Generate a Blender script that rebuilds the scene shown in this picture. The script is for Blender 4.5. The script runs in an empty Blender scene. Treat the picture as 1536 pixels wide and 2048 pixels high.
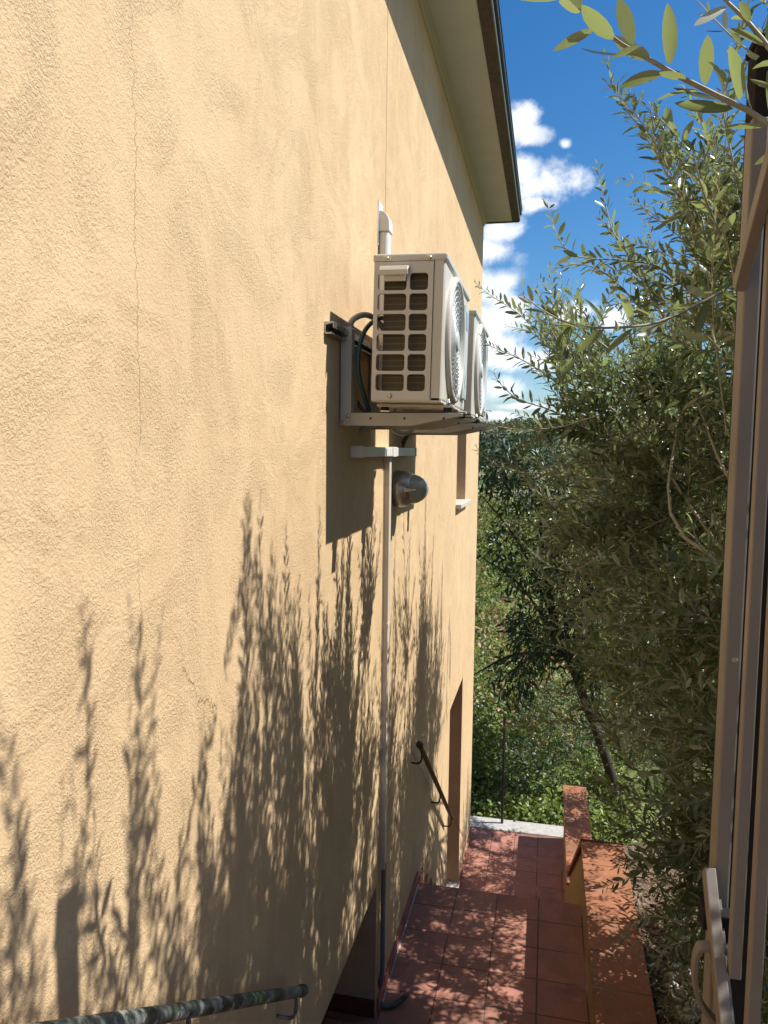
import bpy, bmesh, math, random
import numpy as np
from mathutils import Vector
rng = np.random.default_rng(7); random.seed(7)
S = bpy.context.scene
COL = S.collection
R = math.radians

# ------------------------------------------------------------------ camera
CR = np.array; F = 1497.0
yaw, pitch, roll = 0.21596, 0.0820, 0.0122
fw = CR([-math.sin(yaw)*math.cos(pitch), math.cos(yaw)*math.cos(pitch), -math.sin(pitch)])
rt = np.cross(fw, [0, 0, 1]); rt /= np.linalg.norm(rt); up = np.cross(rt, fw)
c_r = rt*math.cos(roll)+up*math.sin(roll); c_u = -rt*math.sin(roll)+up*math.cos(roll)
cam_d = bpy.data.cameras.new('camera'); cam = bpy.data.objects.new('camera', cam_d); COL.objects.link(cam)
cam_d.sensor_fit = 'HORIZONTAL'; cam_d.sensor_width = 36.0; cam_d.lens = F/1536*36.0
cam_d.clip_start = 0.05; cam_d.clip_end = 9000
from mathutils import Matrix
cam.matrix_world = Matrix(((c_r[0], c_u[0], -fw[0], 0), (c_r[1], c_u[1], -fw[1], 0), (c_r[2], c_u[2], -fw[2], 0), (0, 0, 0, 1)))
S.camera = cam
def ray(u, v): return c_r*(u-768)/F - c_u*(v-1024)/F + fw
def at(u, v, Y):                       # photograph point at a distance Y along the walkway
    d = ray(u, v); return d*Y/d[1]
def atz(u, v, Z): d = ray(u, v); return d*Z/d[2]
def atx(u, v, X): d = ray(u, v); return d*X/d[0]

# ------------------------------------------------------------------ sun and sky
sd = CR([1.0, 0.175, 1.29]); sd /= np.linalg.norm(sd)
el = math.asin(sd[2]); az = math.atan2(sd[0], sd[1])
sun_d = bpy.data.lights.new('sun', 'SUN'); sun = bpy.data.objects.new('sun', sun_d); COL.objects.link(sun)
sun_d.energy = 5.0; sun_d.angle = R(0.48); sun_d.color = (1.0, 0.965, 0.90)
sun.rotation_euler = Vector(sd).to_track_quat('Z', 'Y').to_euler()
sun.location = (4, 0, 6)
SKY = 0.066
W = bpy.data.worlds.new('World'); S.world = W; W.use_nodes = True
S.view_settings.view_transform = 'Standard'; S.view_settings.look = 'None'
S.view_settings.exposure = 0.60; S.view_settings.gamma = 1.0
S.cycles.max_bounces = 6; S.cycles.diffuse_bounces = 4; S.cycles.glossy_bounces = 2; S.cycles.transparent_max_bounces = 8

class NT:                                # small node-tree helper
    def __init__(s, tree): s.t = tree; s.n = tree.nodes; s.l = tree.links
    def node(s, typ, **kw):
        n = s.n.new(typ)
        for k, v in kw.items(): setattr(n, k, v)
        return n
    def put(s, sock, v):
        if isinstance(v, bpy.types.NodeSocket): s.l.new(v, sock)
        elif v is not None:
            if sock.type == 'RGBA' and len(v) == 3: v = (*v, 1)
            sock.default_value = v
    def m(s, op, a, b=None, c=None, clamp=False):
        n = s.node('ShaderNodeMath', operation=op); n.use_clamp = clamp
        for i, v in enumerate((a, b, c)):
            if v is not None: s.put(n.inputs[i], v)
        return n.outputs[0]
    def vm(s, op, a, b=None):
        n = s.node('ShaderNodeVectorMath', operation=op)
        s.put(n.inputs[0], a)
        if b is not None: s.put(n.inputs[1], b)
        return n.outputs['Value'] if op in ('LENGTH', 'DOT_PRODUCT', 'DISTANCE') else n.outputs['Vector']
    def sep(s, v):
        n = s.node('ShaderNodeSeparateXYZ'); s.put(n.inputs[0], v); return n.outputs
    def comb(s, x, y, z=0.0):
        n = s.node('ShaderNodeCombineXYZ')
        for i, v in enumerate((x, y, z)): s.put(n.inputs[i], v)
        return n.outputs[0]
    def noise(s, vec, scale, detail=3, rough=.55, dist=0.0, dim='3D'):
        n = s.node('ShaderNodeTexNoise', noise_dimensions=dim)
        if dim == '1D': s.put(n.inputs['W'], vec)
        else: s.put(n.inputs['Vector'], vec)
        s.put(n.inputs['Scale'], scale); s.put(n.inputs['Detail'], detail); s.put(n.inputs['Roughness'], rough); s.put(n.inputs['Distortion'], dist)
        return n.outputs[0]
    def vor(s, vec, scale, feature='F1', out='Distance'):
        n = s.node('ShaderNodeTexVoronoi', feature=feature); s.put(n.inputs['Vector'], vec); s.put(n.inputs['Scale'], scale)
        return n.outputs[out]
    def mapr(s, v, a, b, c=0.0, d=1.0, smooth=False):
        n = s.node('ShaderNodeMapRange'); n.clamp = True
        if smooth: n.interpolation_type = 'SMOOTHSTEP'
        for i, x in enumerate((v, a, b, c, d)): s.put(n.inputs[i], x)
        return n.outputs[0]
    def mix(s, f, a, b, mode='MIX'):
        n = s.node('ShaderNodeMix', data_type='RGBA', blend_type=mode)
        s.put(n.inputs[0], f); s.put(n.inputs[6], a); s.put(n.inputs[7], b); return n.outputs[2]
    def bump(s, h, strength, dist, normal=None):
        n = s.node('ShaderNodeBump'); s.put(n.inputs['Height'], h); s.put(n.inputs['Strength'], strength); s.put(n.inputs['Distance'], dist)
        if normal is not None: s.put(n.inputs['Normal'], normal)
        return n.outputs[0]

w = NT(W.node_tree); bg = W.node_tree.nodes['Background']
sky = w.node('ShaderNodeTexSky', sky_type='NISHITA'); sky.sun_disc = False
sky.sun_elevation = el; sky.sun_rotation = az
sky.altitude = 300; sky.air_density = 1.0; sky.dust_density = 0.8; sky.ozone_density = 3.0
tc = w.node('ShaderNodeTexCoord').outputs['Generated']
dx, dy, dz = w.sep(tc)[0:3]
ys = w.m('MAXIMUM', w.m('ABSOLUTE', dy), 0.05)
px = w.m('DIVIDE', dx, ys); pz = w.m('DIVIDE', dz, ys)
pv = w.comb(px, pz, 0.0)
n1 = w.noise(pv, 17.0, 6, .64, .25); n2 = w.noise(w.comb(px, w.m('ADD', pz, .013), 3.0), 11.0, 3, .55)
blobs = [(1040, 235, 38, 40), (1066, 272, 42, 20), (1022, 262, 36, 36), (1130, 286, 13, 11), (1090, 368, 80, 48), (1045, 345, 50, 40), (1080, 405, 48, 24),
         (995, 468, 58, 38), (960, 500, 90, 45), (985, 575, 62, 50), (1020, 610, 55, 26), (960, 640, 120, 42), (1150, 625, 55, 26), (1225, 640, 40, 22), (1010, 715, 85, 36), (1100, 720, 70, 30),
         (1000, 775, 62, 30), (985, 832, 70, 10), (1050, 812, 60, 9), (930, 700, 130, 60), (600, 500, 300, 60), (1800, 600, 300, 60), (2100, 400, 200, 80)]
dens = None
for (u, v, ru, rv) in blobs:
    d = ray(u, v); cx, cz = d[0]/d[1], d[2]/d[1]
    q = w.vm('MULTIPLY', w.vm('SUBTRACT', pv, (cx, cz, 0)), (F/ru, F/rv, 0))
    b = w.m('SUBTRACT', 1.0, w.vm('LENGTH', q))
    dens = b if dens is None else w.m('MAXIMUM', dens, b)
dens = w.m('MAXIMUM', dens, -0.6)
dsum = w.m('ADD', dens, w.m('MULTIPLY', w.m('SUBTRACT', n1, .47), 2.3))
cl = w.mapr(dsum, -0.05, 0.75, 0, .95, True)
shade = w.mapr(w.m('ADD', n2, w.m('MULTIPLY', dsum, .12)), .38, .62, 0, 1, True)
ccol = w.mix(shade, (0.50, 0.57, 0.68), (0.86, 0.88, 0.93))
ccol = w.vm('SCALE', ccol); ccol.node.inputs['Scale'].default_value = 0.92/SKY
hs = w.node('ShaderNodeHueSaturation'); w.put(hs.inputs['Color'], sky.outputs[0]); hs.inputs['Saturation'].default_value = 1.36; hs.inputs['Value'].default_value = 1.42
w.l.new(w.mix(cl, hs.outputs[0], ccol), bg.inputs['Color']); bg.inputs['Strength'].default_value = SKY

# ------------------------------------------------------------------ material helpers
def mat(name):
    m = bpy.data.materials.new(name); m.use_nodes = True
    t = NT(m.node_tree); p = m.node_tree.nodes['Principled BSDF']
    return m, t, p
def coord(t): return t.node('ShaderNodeTexCoord').outputs['Object']
def wpos(t): return t.node('ShaderNodeNewGeometry').outputs['Position']
def simple(name, col, rough=.5, metal=0.0, var=.12, scale=30.0, bump=0.0, dirt=None, spec=.5, k=.80):
    col = tuple(x*k for x in col)
    if dirt: dirt = (tuple(x*k for x in dirt[0]), *dirt[1:])
    m, t, p = mat(name); c = wpos(t)
    n = t.noise(c, scale, 5, .6)
    lo = tuple(x*(1-var) for x in col); hi = tuple(min(1, x*(1+var)) for x in col)
    cc = t.mix(t.mapr(n, .3, .7), lo, hi)
    if dirt:
        d = t.mapr(t.noise(c, dirt[1], 6, .65, .3), dirt[2], dirt[2]+.12)
        cc = t.mix(d, cc, dirt[0])
    t.put(p.inputs['Base Color'], cc); p.inputs['Roughness'].default_value = rough; p.inputs['Metallic'].default_value = metal
    p.inputs['Specular IOR Level'].default_value = spec
    t.put(p.inputs['Roughness'], t.mapr(t.noise(c, scale*2.3, 3), .3, .7, max(.05, rough-.08), min(1, rough+.1)))
    if bump: t.put(p.inputs['Normal'], t.bump(n, bump, .002))
    return m

JOINT_Y = 3.82
def make_stucco():
    m, t, p = mat('ochre_stucco'); c = wpos(t); X, Y, Z = t.sep(c)[0:3]
    big = t.noise(c, 1.1, 4, .6, .6); mid = t.noise(c, 5.0, 4, .65, 1.2)
    streak = t.noise(t.vm('MULTIPLY', c, (1, 7.0, 1.0)), 1.3, 5, .7, .3)
    f = t.m('ADD', t.m('MULTIPLY', big, .45), t.m('ADD', t.m('MULTIPLY', mid, .3), t.m('MULTIPLY', streak, .25)))
    col = t.mix(t.mapr(f, .36, .62), (0.555, 0.388, 0.222), (0.665, 0.484, 0.284))
    # grain: worm-like roughcast
    wv = t.vm('ADD', c, t.vm('SCALE', t.node('ShaderNodeTexNoise').outputs['Color']))
    n = wv.node.inputs[1].links[0].from_node; n.inputs['Scale'].default_value = .012
    tn = n.inputs[0].links[0].from_node; t.put(tn.inputs['Vector'], c); tn.inputs['Scale'].default_value = 90
    v1 = t.vor(t.vm('MULTIPLY', wv, (1, 1, .8)), 175.0, 'SMOOTH_F1'); g1 = t.noise(wv, 290.0, 3, .6, .8); g2 = t.noise(c, 95.0, 4, .6, 1.5)
    patch = t.mapr(t.noise(c, 2.6, 4, .6, 1.8), .42, .60)
    g = t.m('ADD', t.m('MULTIPLY', g1, .6), t.m('ADD', t.m('MULTIPLY', v1, .45), t.m('MULTIPLY', g2, .8)))
    pit = t.mapr(g, .62, .86)
    col = t.mix(t.m('MULTIPLY', t.m('SUBTRACT', 1.0, pit), t.mapr(patch, 0, 1, .12, .36)), col, (0.335, 0.215, 0.100))
    # hairline crack and building joint
    def line(y0, amp, wd, z0, z1, sc=2.5):
        wob = t.m('MULTIPLY', t.m('SUBTRACT', t.noise(Z, sc, 8, .75, 0, '1D'), .5), amp)
        d = t.m('ABSOLUTE', t.m('SUBTRACT', Y, t.m('ADD', wob, y0)))
        ln = t.mapr(d, wd*.4, wd, 1, 0)
        return t.m('MULTIPLY', ln, t.m('MULTIPLY', t.mapr(Z, z0, z0+.02), t.mapr(Z, z1-.02, z1, 1, 0)))
    cr = t.m('MULTIPLY', line(1.44, .12, .0010, -.42, 1.4), t.mapr(t.noise(Z, 3.0, 3, .5, 0, '1D'), .42, .5, .15, .6))
    # short branch of the crack running down and away
    zz = t.m('ADD', Y, t.m('MULTIPLY', t.m('SUBTRACT', t.noise(Y, 9, 6, .75, 0, '1D'), .5), .22))
    d2 = t.m('ABSOLUTE', t.m('ADD', t.m('ADD', Z, .05), t.m('MULTIPLY', t.m('SUBTRACT', zz, 1.05), .85)))
    cr2 = t.m('MULTIPLY', t.mapr(d2, .0008, .0022, 1, 0), t.m('MULTIPLY', t.mapr(Y, 1.62, 1.63), t.mapr(Y, 1.81, 1.82, 1, 0)))
    jt = line(JOINT_Y, .012, .0045, .9, 2.9, 1.5)
    drip = t.m('MULTIPLY', line(7.02, .03, .008, -2.4, -.5, 1.0), .35)
    allc = t.m('MAXIMUM', t.m('MAXIMUM', cr, cr2), jt)
    col = t.mix(t.m('MULTIPLY', allc, .8), col, (0.13, 0.07, 0.03))
    col = t.mix(drip, col, (0.35, 0.22, 0.12))
    t.put(p.inputs['Base Color'], col); p.inputs['Roughness'].default_value = .93; p.inputs['Specular IOR Level'].default_value = .15
    h = t.m('SUBTRACT', t.m('ADD', t.m('MULTIPLY', g, t.mapr(patch, 0, 1, .7, 1.25)), t.m('MULTIPLY', mid, .3)), t.m('MULTIPLY', allc, 1.2))
    t.put(p.inputs['Normal'], t.bump(h, .9, .0042))
    return m
M_stucco = make_stucco()

def make_tiles(name, X0, Y0, s=.285, col=(0.365, 0.165, 0.118), sy=None, axis=(0, 1), shiny=.5):
    m, t, p = mat(name); c = wpos(t); q = t.sep(c); X, Y = q[axis[0]], q[axis[1]]
    a = t.m('DIVIDE', t.m('SUBTRACT', X, X0), s); b = t.m('DIVIDE', t.m('SUBTRACT', Y, Y0), sy or s)
    ia = t.m('FLOOR', a); ib = t.m('FLOOR', b)
    fa = t.m('SUBTRACT', .5, t.m('ABSOLUTE', t.m('SUBTRACT', t.m('SUBTRACT', a, ia), .5)))
    fb = t.m('SUBTRACT', .5, t.m('ABSOLUTE', t.m('SUBTRACT', t.m('SUBTRACT', b, ib), .5)))
    e = t.m('ADD', t.m('MINIMUM', fa, fb), t.m('MULTIPLY', t.m('SUBTRACT', t.noise(c, 40, 3), .5), .012))
    gr = t.mapr(e, .010, .019, 1, 0)
    wn = t.node('ShaderNodeTexWhiteNoise', noise_dimensions='3D'); t.put(wn.inputs['Vector'], t.comb(ia, ib, 3.0))
    n = t.noise(c, 9, 6, .65, .4)
    cc = t.mix(t.mapr(n, .3, .7), tuple(x*.78 for x in col), tuple(x*1.25 for x in col))
    cc = t.mix(t.m('MULTIPLY', wn.outputs['Value'], .35), cc, tuple(x*.62 for x in col))
    cc = t.mix(t.m('MULTIPLY', t.mapr(t.noise(c, 22, 5, .7), .58, .7), .35), cc, (0.42, 0.30, 0.25))
    cc = t.mix(t.m('MULTIPLY', t.mapr(t.noise(c, 3.0, 4, .6, .5), .52, .66), .45), cc, (0.10, 0.07, 0.045))
    gc = t.mix(t.mapr(t.noise(c, 2.2, 3), .5, .62), (0.075, 0.035, 0.022), (0.30, 0.24, 0.20))
    cc = t.mix(t.m('MULTIPLY', gr, .85), cc, gc)
    t.put(p.inputs['Base Color'], cc); t.put(p.inputs['Roughness'], t.mapr(n, .3, .7, shiny, shiny+.25))
    p.inputs['Specular IOR Level'].default_value = .35
    h = t.m('ADD', t.m('MULTIPLY', t.m('SUBTRACT', 1.0, gr), 1.0), t.m('MULTIPLY', t.noise(c, 60, 4), .12))
    t.put(p.inputs['Normal'], t.bump(h, .7, .003))
    return m
p0 = atz(1075.6, 1890, -3.12)
M_tile = make_tiles('terracotta_paving', p0[0], 5.13-.25)
p1 = atz(1075, 1700, -4.89)
M_tile_low = make_tiles('terracotta_paving_low', p1[0], 9.42)
M_cope = make_tiles('terracotta_coping', -9.9, 5.15-.29*18, 20.0, (0.31, 0.128, 0.066), .29, shiny=.55)
M_cope_slope = make_tiles('terracotta_coping_slope', -9.9, .1, 20.0, (0.30, 0.08, 0.045), .25, axis=(0, 2), shiny=.55)
M_skirt = make_tiles('terracotta_skirting', 5.13-.285*30, -30.0, .285, (0.40, 0.14, 0.10), 90.0, axis=(1, 2))
M_skirt_dark = simple('dark_red_skirting', (0.16, 0.045, 0.03), .5)
M_yellow = simple('yellow_garden_stucco', (0.46, 0.31, 0.12), .9, var=.2, scale=8, bump=.9, dirt=((0.22, 0.14, 0.06), 5.0, .62))
M_soffit = simple('soffit_plaster', (0.56, 0.57, 0.53), .9, var=.07, scale=3, bump=.2)
M_mould = simple('cove_moulding', (0.50, 0.46, 0.34), .8, var=.06)
M_eavewood = simple('dark_eave_board', (0.060, 0.042, 0.028), .7, var=.3, scale=12, bump=.4)
M_flash = simple('pale_green_flashing', (0.22, 0.26, 0.24), .45, metal=.3, var=.15)
M_gutter = simple('dark_gutter_metal', (0.030, 0.042, 0.045), .4, metal=.2)
M_roof = simple('roof_tile_clay', (0.33, 0.15, 0.09), .85, var=.3, scale=5, bump=.5)
M_marble = simple('pale_stone_sill', (0.66, 0.60, 0.53), .55, var=.1, scale=9)
M_conc = simple('grey_concrete', (0.47, 0.46, 0.43), .9, var=.16, scale=14, bump=.5, dirt=((.2, .19, .16), 6, .6))
M_wood = simple('brown_door_wood', (0.10, 0.045, 0.02), .5, var=.3, scale=15)
M_white = simple('white_pvc', (0.78, 0.75, 0.70), .35, var=.04, scale=6, dirt=((.55, .50, .42), 9, .66))
M_trunk = simple('shade_toned_pvc_trunking', (0.66, 0.60, 0.52), .4, var=.05, scale=6, dirt=((.45, .40, .33), 9, .62))  # white PVC, with the beige of its shaded side put into the colour
M_ac = simple('cream_ac_enamel', (0.66, 0.63, 0.54), .35, var=.03, scale=5, dirt=((.50, .45, .35), 14, .70))
M_acfront = simple('white_ac_front', (0.62, 0.64, 0.62), .3, var=.03, scale=5)
M_coil = None
M_zinc = simple('zinc_steel', (0.55, 0.57, 0.56), .28, metal=.9, var=.2, scale=40)
M_brk = simple('painted_bracket_steel', (0.52, 0.50, 0.42), .45, var=.05, scale=12, dirt=((.34, .28, .2), 18, .7))
M_screw = simple('brass_bolt', (0.62, 0.54, 0.34), .3, metal=.7)
M_dark = simple('dark_hole', (0.02, 0.017, 0.013), .8)
M_hoseg = simple('grey_insulated_hose', (0.42, 0.43, 0.44), .4, var=.1, scale=20)
M_hoset = simple('teal_rubber_hose', (0.012, 0.085, 0.085), .35, var=.15)
M_hosed = simple('green_drain_hose', (0.10, 0.14, 0.12), .45)
M_black = simple('black_rubber', (0.02, 0.02, 0.02), .5)
M_lampmetal = simple('silver_grey_lamp_metal', (0.42, 0.41, 0.38), .3, metal=.75, var=.08, scale=8)
M_gate = simple('taupe_gate_paint', (0.20, 0.172, 0.145), .5, var=.10, scale=7, bump=.35, dirt=((.42, .38, .32), 11, .73))
M_gatedark = simple('dark_gate_post_paint', (0.026, 0.022, 0.020), .9, var=.25, spec=.08)
M_rail2 = simple('dark_brown_rail_iron', (0.055, 0.036, 0.026), .42, metal=.4, var=.3, scale=40)
M_bark = simple('olive_bark', (0.20, 0.17, 0.13), .9, var=.35, scale=30, bump=.9)
M_twig = simple('pale_olive_twig', (0.36, 0.33, 0.24), .7, var=.2, scale=60)
M_darkbark = simple('dark_tree_bark', (0.05, 0.04, 0.03), .9, var=.3)

def make_coil():
    m, t, p = mat('ac_coil_fins'); c = wpos(t); X, Y, Z = t.sep(c)[0:3]
    fin = t.m('SINE', t.m('MULTIPLY', t.m('ADD', X, Y), 2200.0)); row = t.mapr(t.m('SINE', t.m('MULTIPLY', Z, 290.0)), .75, 1, 0, 1)
    cc = t.mix(t.mapr(fin, -1, 1), (0.035, 0.028, 0.015), (0.13, 0.10, 0.05)); cc = t.mix(row, cc, (0.16, 0.12, 0.06))
    t.put(p.inputs['Base Color'], cc); p.inputs['Roughness'].default_value = .45; p.inputs['Metallic'].default_value = .4
    t.put(p.inputs['Normal'], t.bump(fin, .4, .001)); return m
M_coil = make_coil()
def make_glass():
    m, t, p = mat('frosted_lamp_glass')
    p.inputs['Base Color'].default_value = (.40, .44, .38, 1); p.inputs['Roughness'].default_value = .12
    p.inputs['Transmission Weight'].default_value = .45; p.inputs['Coat Weight'].default_value = .5; return m
M_glass = make_glass()
def make_rail1():
    m, t, p = mat('peeling_handrail_paint'); c = wpos(t)
    a = t.mapr(t.noise(t.vm('MULTIPLY', c, (1, 1.8, 1)), 9, 6, .7, .5), .44, .56); b = t.mapr(t.noise(c, 17, 6, .7), .52, .60); g = t.mapr(t.noise(c, 7, 5, .6), .50, .62)
    cc = t.mix(a, (0.030, 0.030, 0.027), (0.14, 0.16, 0.14)); cc = t.mix(g, cc, (0.045, 0.080, 0.035)); cc = t.mix(t.m('MULTIPLY', b, .6), cc, (0.42, 0.44, 0.40))
    t.put(p.inputs['Base Color'], cc); p.inputs['Roughness'].default_value = .6; t.put(p.inputs['Normal'], t.bump(a, .5, .001)); return m
M_rail1 = make_rail1()
def leafmat(name, top, under, trans, tw=.28, rough=.38, alt=None, altp=.85, spec=.5):
    m, t, p = mat(name); g = t.node('ShaderNodeNewGeometry'); rnd = g.outputs['Random Per Island']; bf = g.outputs['Backfacing']
    c1 = t.mix(rnd, tuple(x*.5 for x in top), tuple(x*1.55 for x in top)); c2 = t.mix(rnd, tuple(x*.65 for x in under), tuple(x*1.25 for x in under))
    cc = t.mix(bf, c1, c2); tr = t.mix(rnd, tuple(x*.7 for x in trans), trans)
    if alt:
        pos = t.noise(g.outputs['Position'], alt[1], 3, .5)
        k = t.mapr(t.m('ADD', t.m('MULTIPLY', t.m('FRACT', t.m('MULTIPLY', rnd, 37.0)), .5), pos), altp, altp+.05)
        cc = t.mix(k, cc, alt[0]); tr = t.mix(k, tr, alt[0])
    t.put(p.inputs['Base Color'], cc); t.put(p.inputs['Roughness'], t.mapr(bf, 0, 1, rough, rough+.22)); p.inputs['Specular IOR Level'].default_value = spec
    ts = t.node('ShaderNodeBsdfTranslucent'); t.put(ts.inputs[0], tr)
    mx = t.node('ShaderNodeMixShader'); mx.inputs[0].default_value = tw
    t.l.new(p.outputs[0], mx.inputs[1]); t.l.new(ts.outputs[0], mx.inputs[2]); t.l.new(mx.outputs[0], m.node_tree.nodes['Material Output'].inputs['Surface'])
    return m
M_olive = leafmat('olive_leaf', (0.070, 0.100, 0.052), (0.33, 0.37, 0.285), (0.33, 0.41, 0.125), .38, .21, spec=.6)
M_darkleaf = leafmat('dark_tree_leaf', (0.025, 0.048, 0.014), (0.05, 0.075, 0.03), (0.09, 0.14, 0.02), .18, .42)
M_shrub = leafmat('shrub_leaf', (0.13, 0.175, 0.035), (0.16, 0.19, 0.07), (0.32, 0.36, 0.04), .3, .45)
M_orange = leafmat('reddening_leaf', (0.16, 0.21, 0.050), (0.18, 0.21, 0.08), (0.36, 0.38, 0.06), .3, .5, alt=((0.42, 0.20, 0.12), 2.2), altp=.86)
M_shrubdark = leafmat('shaded_shrub_leaf', (0.045, 0.072, 0.022), (0.07, 0.10, 0.04), (0.14, 0.20, 0.03), .25, .45)  # darker copy of the shrub leaf, shade put into its colour
M_farleaf = leafmat('far_tree_leaf', (0.035, 0.058, 0.035), (0.04, 0.06, 0.04), (0.08, 0.12, 0.04), .2, .7)

# ------------------------------------------------------------------ mesh helpers
class MB:
    def __init__(s): s.v = []; s.f = []; s.sm = []
    def add(s, vs, fs, smooth=False):
        o = len(s.v); s.v += [tuple(map(float, p)) for p in vs]; s.f += [tuple(i+o for i in f) for f in fs]; s.sm += [smooth]*len(fs); return s
    def box(s, x0, x1, y0, y1, z0, z1):
        return s.add([(x0, y0, z0), (x1, y0, z0), (x1, y1, z0), (x0, y1, z0), (x0, y0, z1), (x1, y0, z1), (x1, y1, z1), (x0, y1, z1)],
                     [(0, 3, 2, 1), (4, 5, 6, 7), (0, 1, 5, 4), (1, 2, 6, 5), (2, 3, 7, 6), (3, 0, 4, 7)])
    def prism(s, poly, axis, a, b):          # extrude a 2-D outline along an axis
        n = len(poly)
        def P(q, t): return {0: (t, q[0], q[1]), 1: (q[0], t, q[1]), 2: (q[0], q[1], t)}[axis]
        vs = [P(q, a) for q in poly]+[P(q, b) for q in poly]
        fs = [tuple(range(n)), tuple(range(2*n-1, n-1, -1))]+[(i, (i+1) % n, n+(i+1) % n, n+i) for i in range(n)]
        return s.add(vs, [f[::-1] for f in fs] if axis != 1 else fs)
    def tube(s, pts, r, n=12, caps=True):
        pts = [np.array(p, float) for p in pts]; m = len(pts)
        rs = r if hasattr(r, '__len__') else [r]*m
        prev = None; vs = []
        for i in range(m):
            d = pts[min(i+1, m-1)]-pts[max(i-1, 0)]; d = d/(np.linalg.norm(d)+1e-9)
            if prev is None:
                a = np.cross(d, [0, 0, 1]) if abs(d[2]) < .9 else np.cross(d, [1, 0, 0])
            else: a = prev-d*(prev@d)
            a = a/np.linalg.norm(a); prev = a; b = np.cross(d, a)
            vs += [pts[i]+rs[i]*(math.cos(2*math.pi*k/n)*a+math.sin(2*math.pi*k/n)*b) for k in range(n)]
        fs = [(i*n+k, i*n+(k+1) % n, (i+1)*n+(k+1) % n, (i+1)*n+k) for i in range(m-1) for k in range(n)]
        s.add(vs, fs, True)
        if caps: s.add(vs[:n], [tuple(range(n))[::-1]]); s.add(vs[-n:], [tuple(range(n))])
        return s
    def lathe(s, prof, axis_o, axis_d, n=40, smooth=True):   # prof = [(distance along axis, radius)]
        o = np.array(axis_o, float); d = np.array(axis_d, float); d /= np.linalg.norm(d)
        a = np.cross(d, [0, 0, 1]) if abs(d[2]) < .9 else np.cross(d, [1, 0, 0]); a /= np.linalg.norm(a); b = np.cross(d, a)
        vs = [o+d*t+rr*(math.cos(2*math.pi*k/n)*a+math.sin(2*math.pi*k/n)*b) for t, rr in prof for k in range(n)]
        m = len(prof)
        return s.add(vs, [(i*n+k, i*n+(k+1) % n, (i+1)*n+(k+1) % n, (i+1)*n+k) for i in range(m-1) for k in range(n)], smooth)
    def build(s, name, material, parent=None, bevel=0, seg=2):
        me = bpy.data.meshes.new(name); me.from_pydata(s.v, [], s.f)
        me.polygons.foreach_set('use_smooth', s.sm); me.materials.append(material); me.update()
        bm = bmesh.new(); bm.from_mesh(me); bmesh.ops.recalc_face_normals(bm, faces=bm.faces); bm.to_mesh(me); bm.free()
        o = bpy.data.objects.new(name, me); COL.objects.link(o)
        if parent: o.parent = parent; o.matrix_parent_inverse = Matrix.Translation(-parent.location)
        if bevel:
            b = o.modifiers.new('bevel', 'BEVEL'); b.width = bevel; b.segments = seg; b.limit_method = 'ANGLE'; b.angle_limit = R(40)
        return o
def spline(pts, n=8):
    P = [np.array(p, float) for p in pts]; P = [2*P[0]-P[1]]+P+[2*P[-1]-P[-2]]; out = []
    for i in range(1, len(P)-2):
        for k in range(n):
            t = k/n; a, b, c, d = P[i-1], P[i], P[i+1], P[i+2]
            out.append(.5*((2*b)+(-a+c)*t+(2*a-5*b+4*c-d)*t*t+(-a+3*b-3*c+d)*t**3))
    out.append(P[-2]); return out
def empty(name, label, cat, loc=(0, 0, 0), group=None):
    o = bpy.data.objects.new(name, None); COL.objects.link(o); o.location = loc; o.empty_display_size = .1
    o['label'] = label; o['category'] = cat
    if group: o['group'] = group
    return o
def tag(o, label, cat, group=None):
    o['label'] = label; o['category'] = cat
    if group: o['group'] = group
    return o
def struct(o, kind='structure'): o['kind'] = kind; return o

# ------------------------------------------------------------------ house
WX = -0.85; ZT = 2.74; CY = 9.25
ZL = -3.12; ZLL = -4.89
house = empty('house', 'ochre stucco house with dark-edged overhanging roof, left of the tiled walkway', 'house', (WX, 4, -5.2))
holes = [(2.0, 3.80, -3.40, -2.36, .55), (6.90, 7.98, -4.80, -2.45, .28), (7.06, 7.84, -.505, .95, .20)]
ysb = sorted({-3.0, CY, *[h[0] for h in holes], *[h[1] for h in holes]}); zsb = sorted({-5.6, ZT+.02, *[h[2] for h in holes], *[h[3] for h in holes]})
mb = MB()
for i in range(len(ysb)-1):
    for j in range(len(zsb)-1):
        y = (ysb[i]+ysb[i+1])/2; z = (zsb[j]+zsb[j+1])/2
        if any(h[0] < y < h[1] and h[2] < z < h[3] for h in holes): continue
        mb.add([(WX, ysb[i], zsb[j]), (WX, ysb[i+1], zsb[j]), (WX, ysb[i+1], zsb[j+1]), (WX, ysb[i], zsb[j+1])], [(0, 1, 2, 3)])
for y0, y1, z0, z1, d in holes:
    a = [(WX, y0, z0), (WX, y1, z0), (WX, y1, z1), (WX, y0, z1)]; b = [(WX-d, q[1], q[2]) for q in a]
    mb.add(a+b, [(0, 4, 5, 1), (1, 5, 6, 2), (2, 6, 7, 3), (3, 7, 4, 0)])
    mb.add(b, [(0, 1, 2, 3)])
mb.add([(WX, CY, -5.6), (-8, CY, -5.6), (-8, CY, ZT+.02), (WX, CY, ZT+.02), (WX, -3, -5.6), (-8, -3, -5.6), (-8, -3, ZT+.02), (WX, -3, ZT+.02)], [(0, 1, 2, 3), (4, 7, 6, 5), (1, 5, 6, 2)])
def link_mesh(mb, name, m, parent=None):
    me = bpy.data.meshes.new(name); me.from_pydata(mb.v, [], mb.f); me.materials.append(m); me.update()
    o = bpy.data.objects.new(name, me); COL.objects.link(o)
    if parent: o.parent = parent; o.matrix_parent_inverse = Matrix.Translation(-parent.location)
    return o
link_mesh(mb, 'wall', M_stucco, house)
SX = -.515; OX = -.432; EY = 9.27
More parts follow.
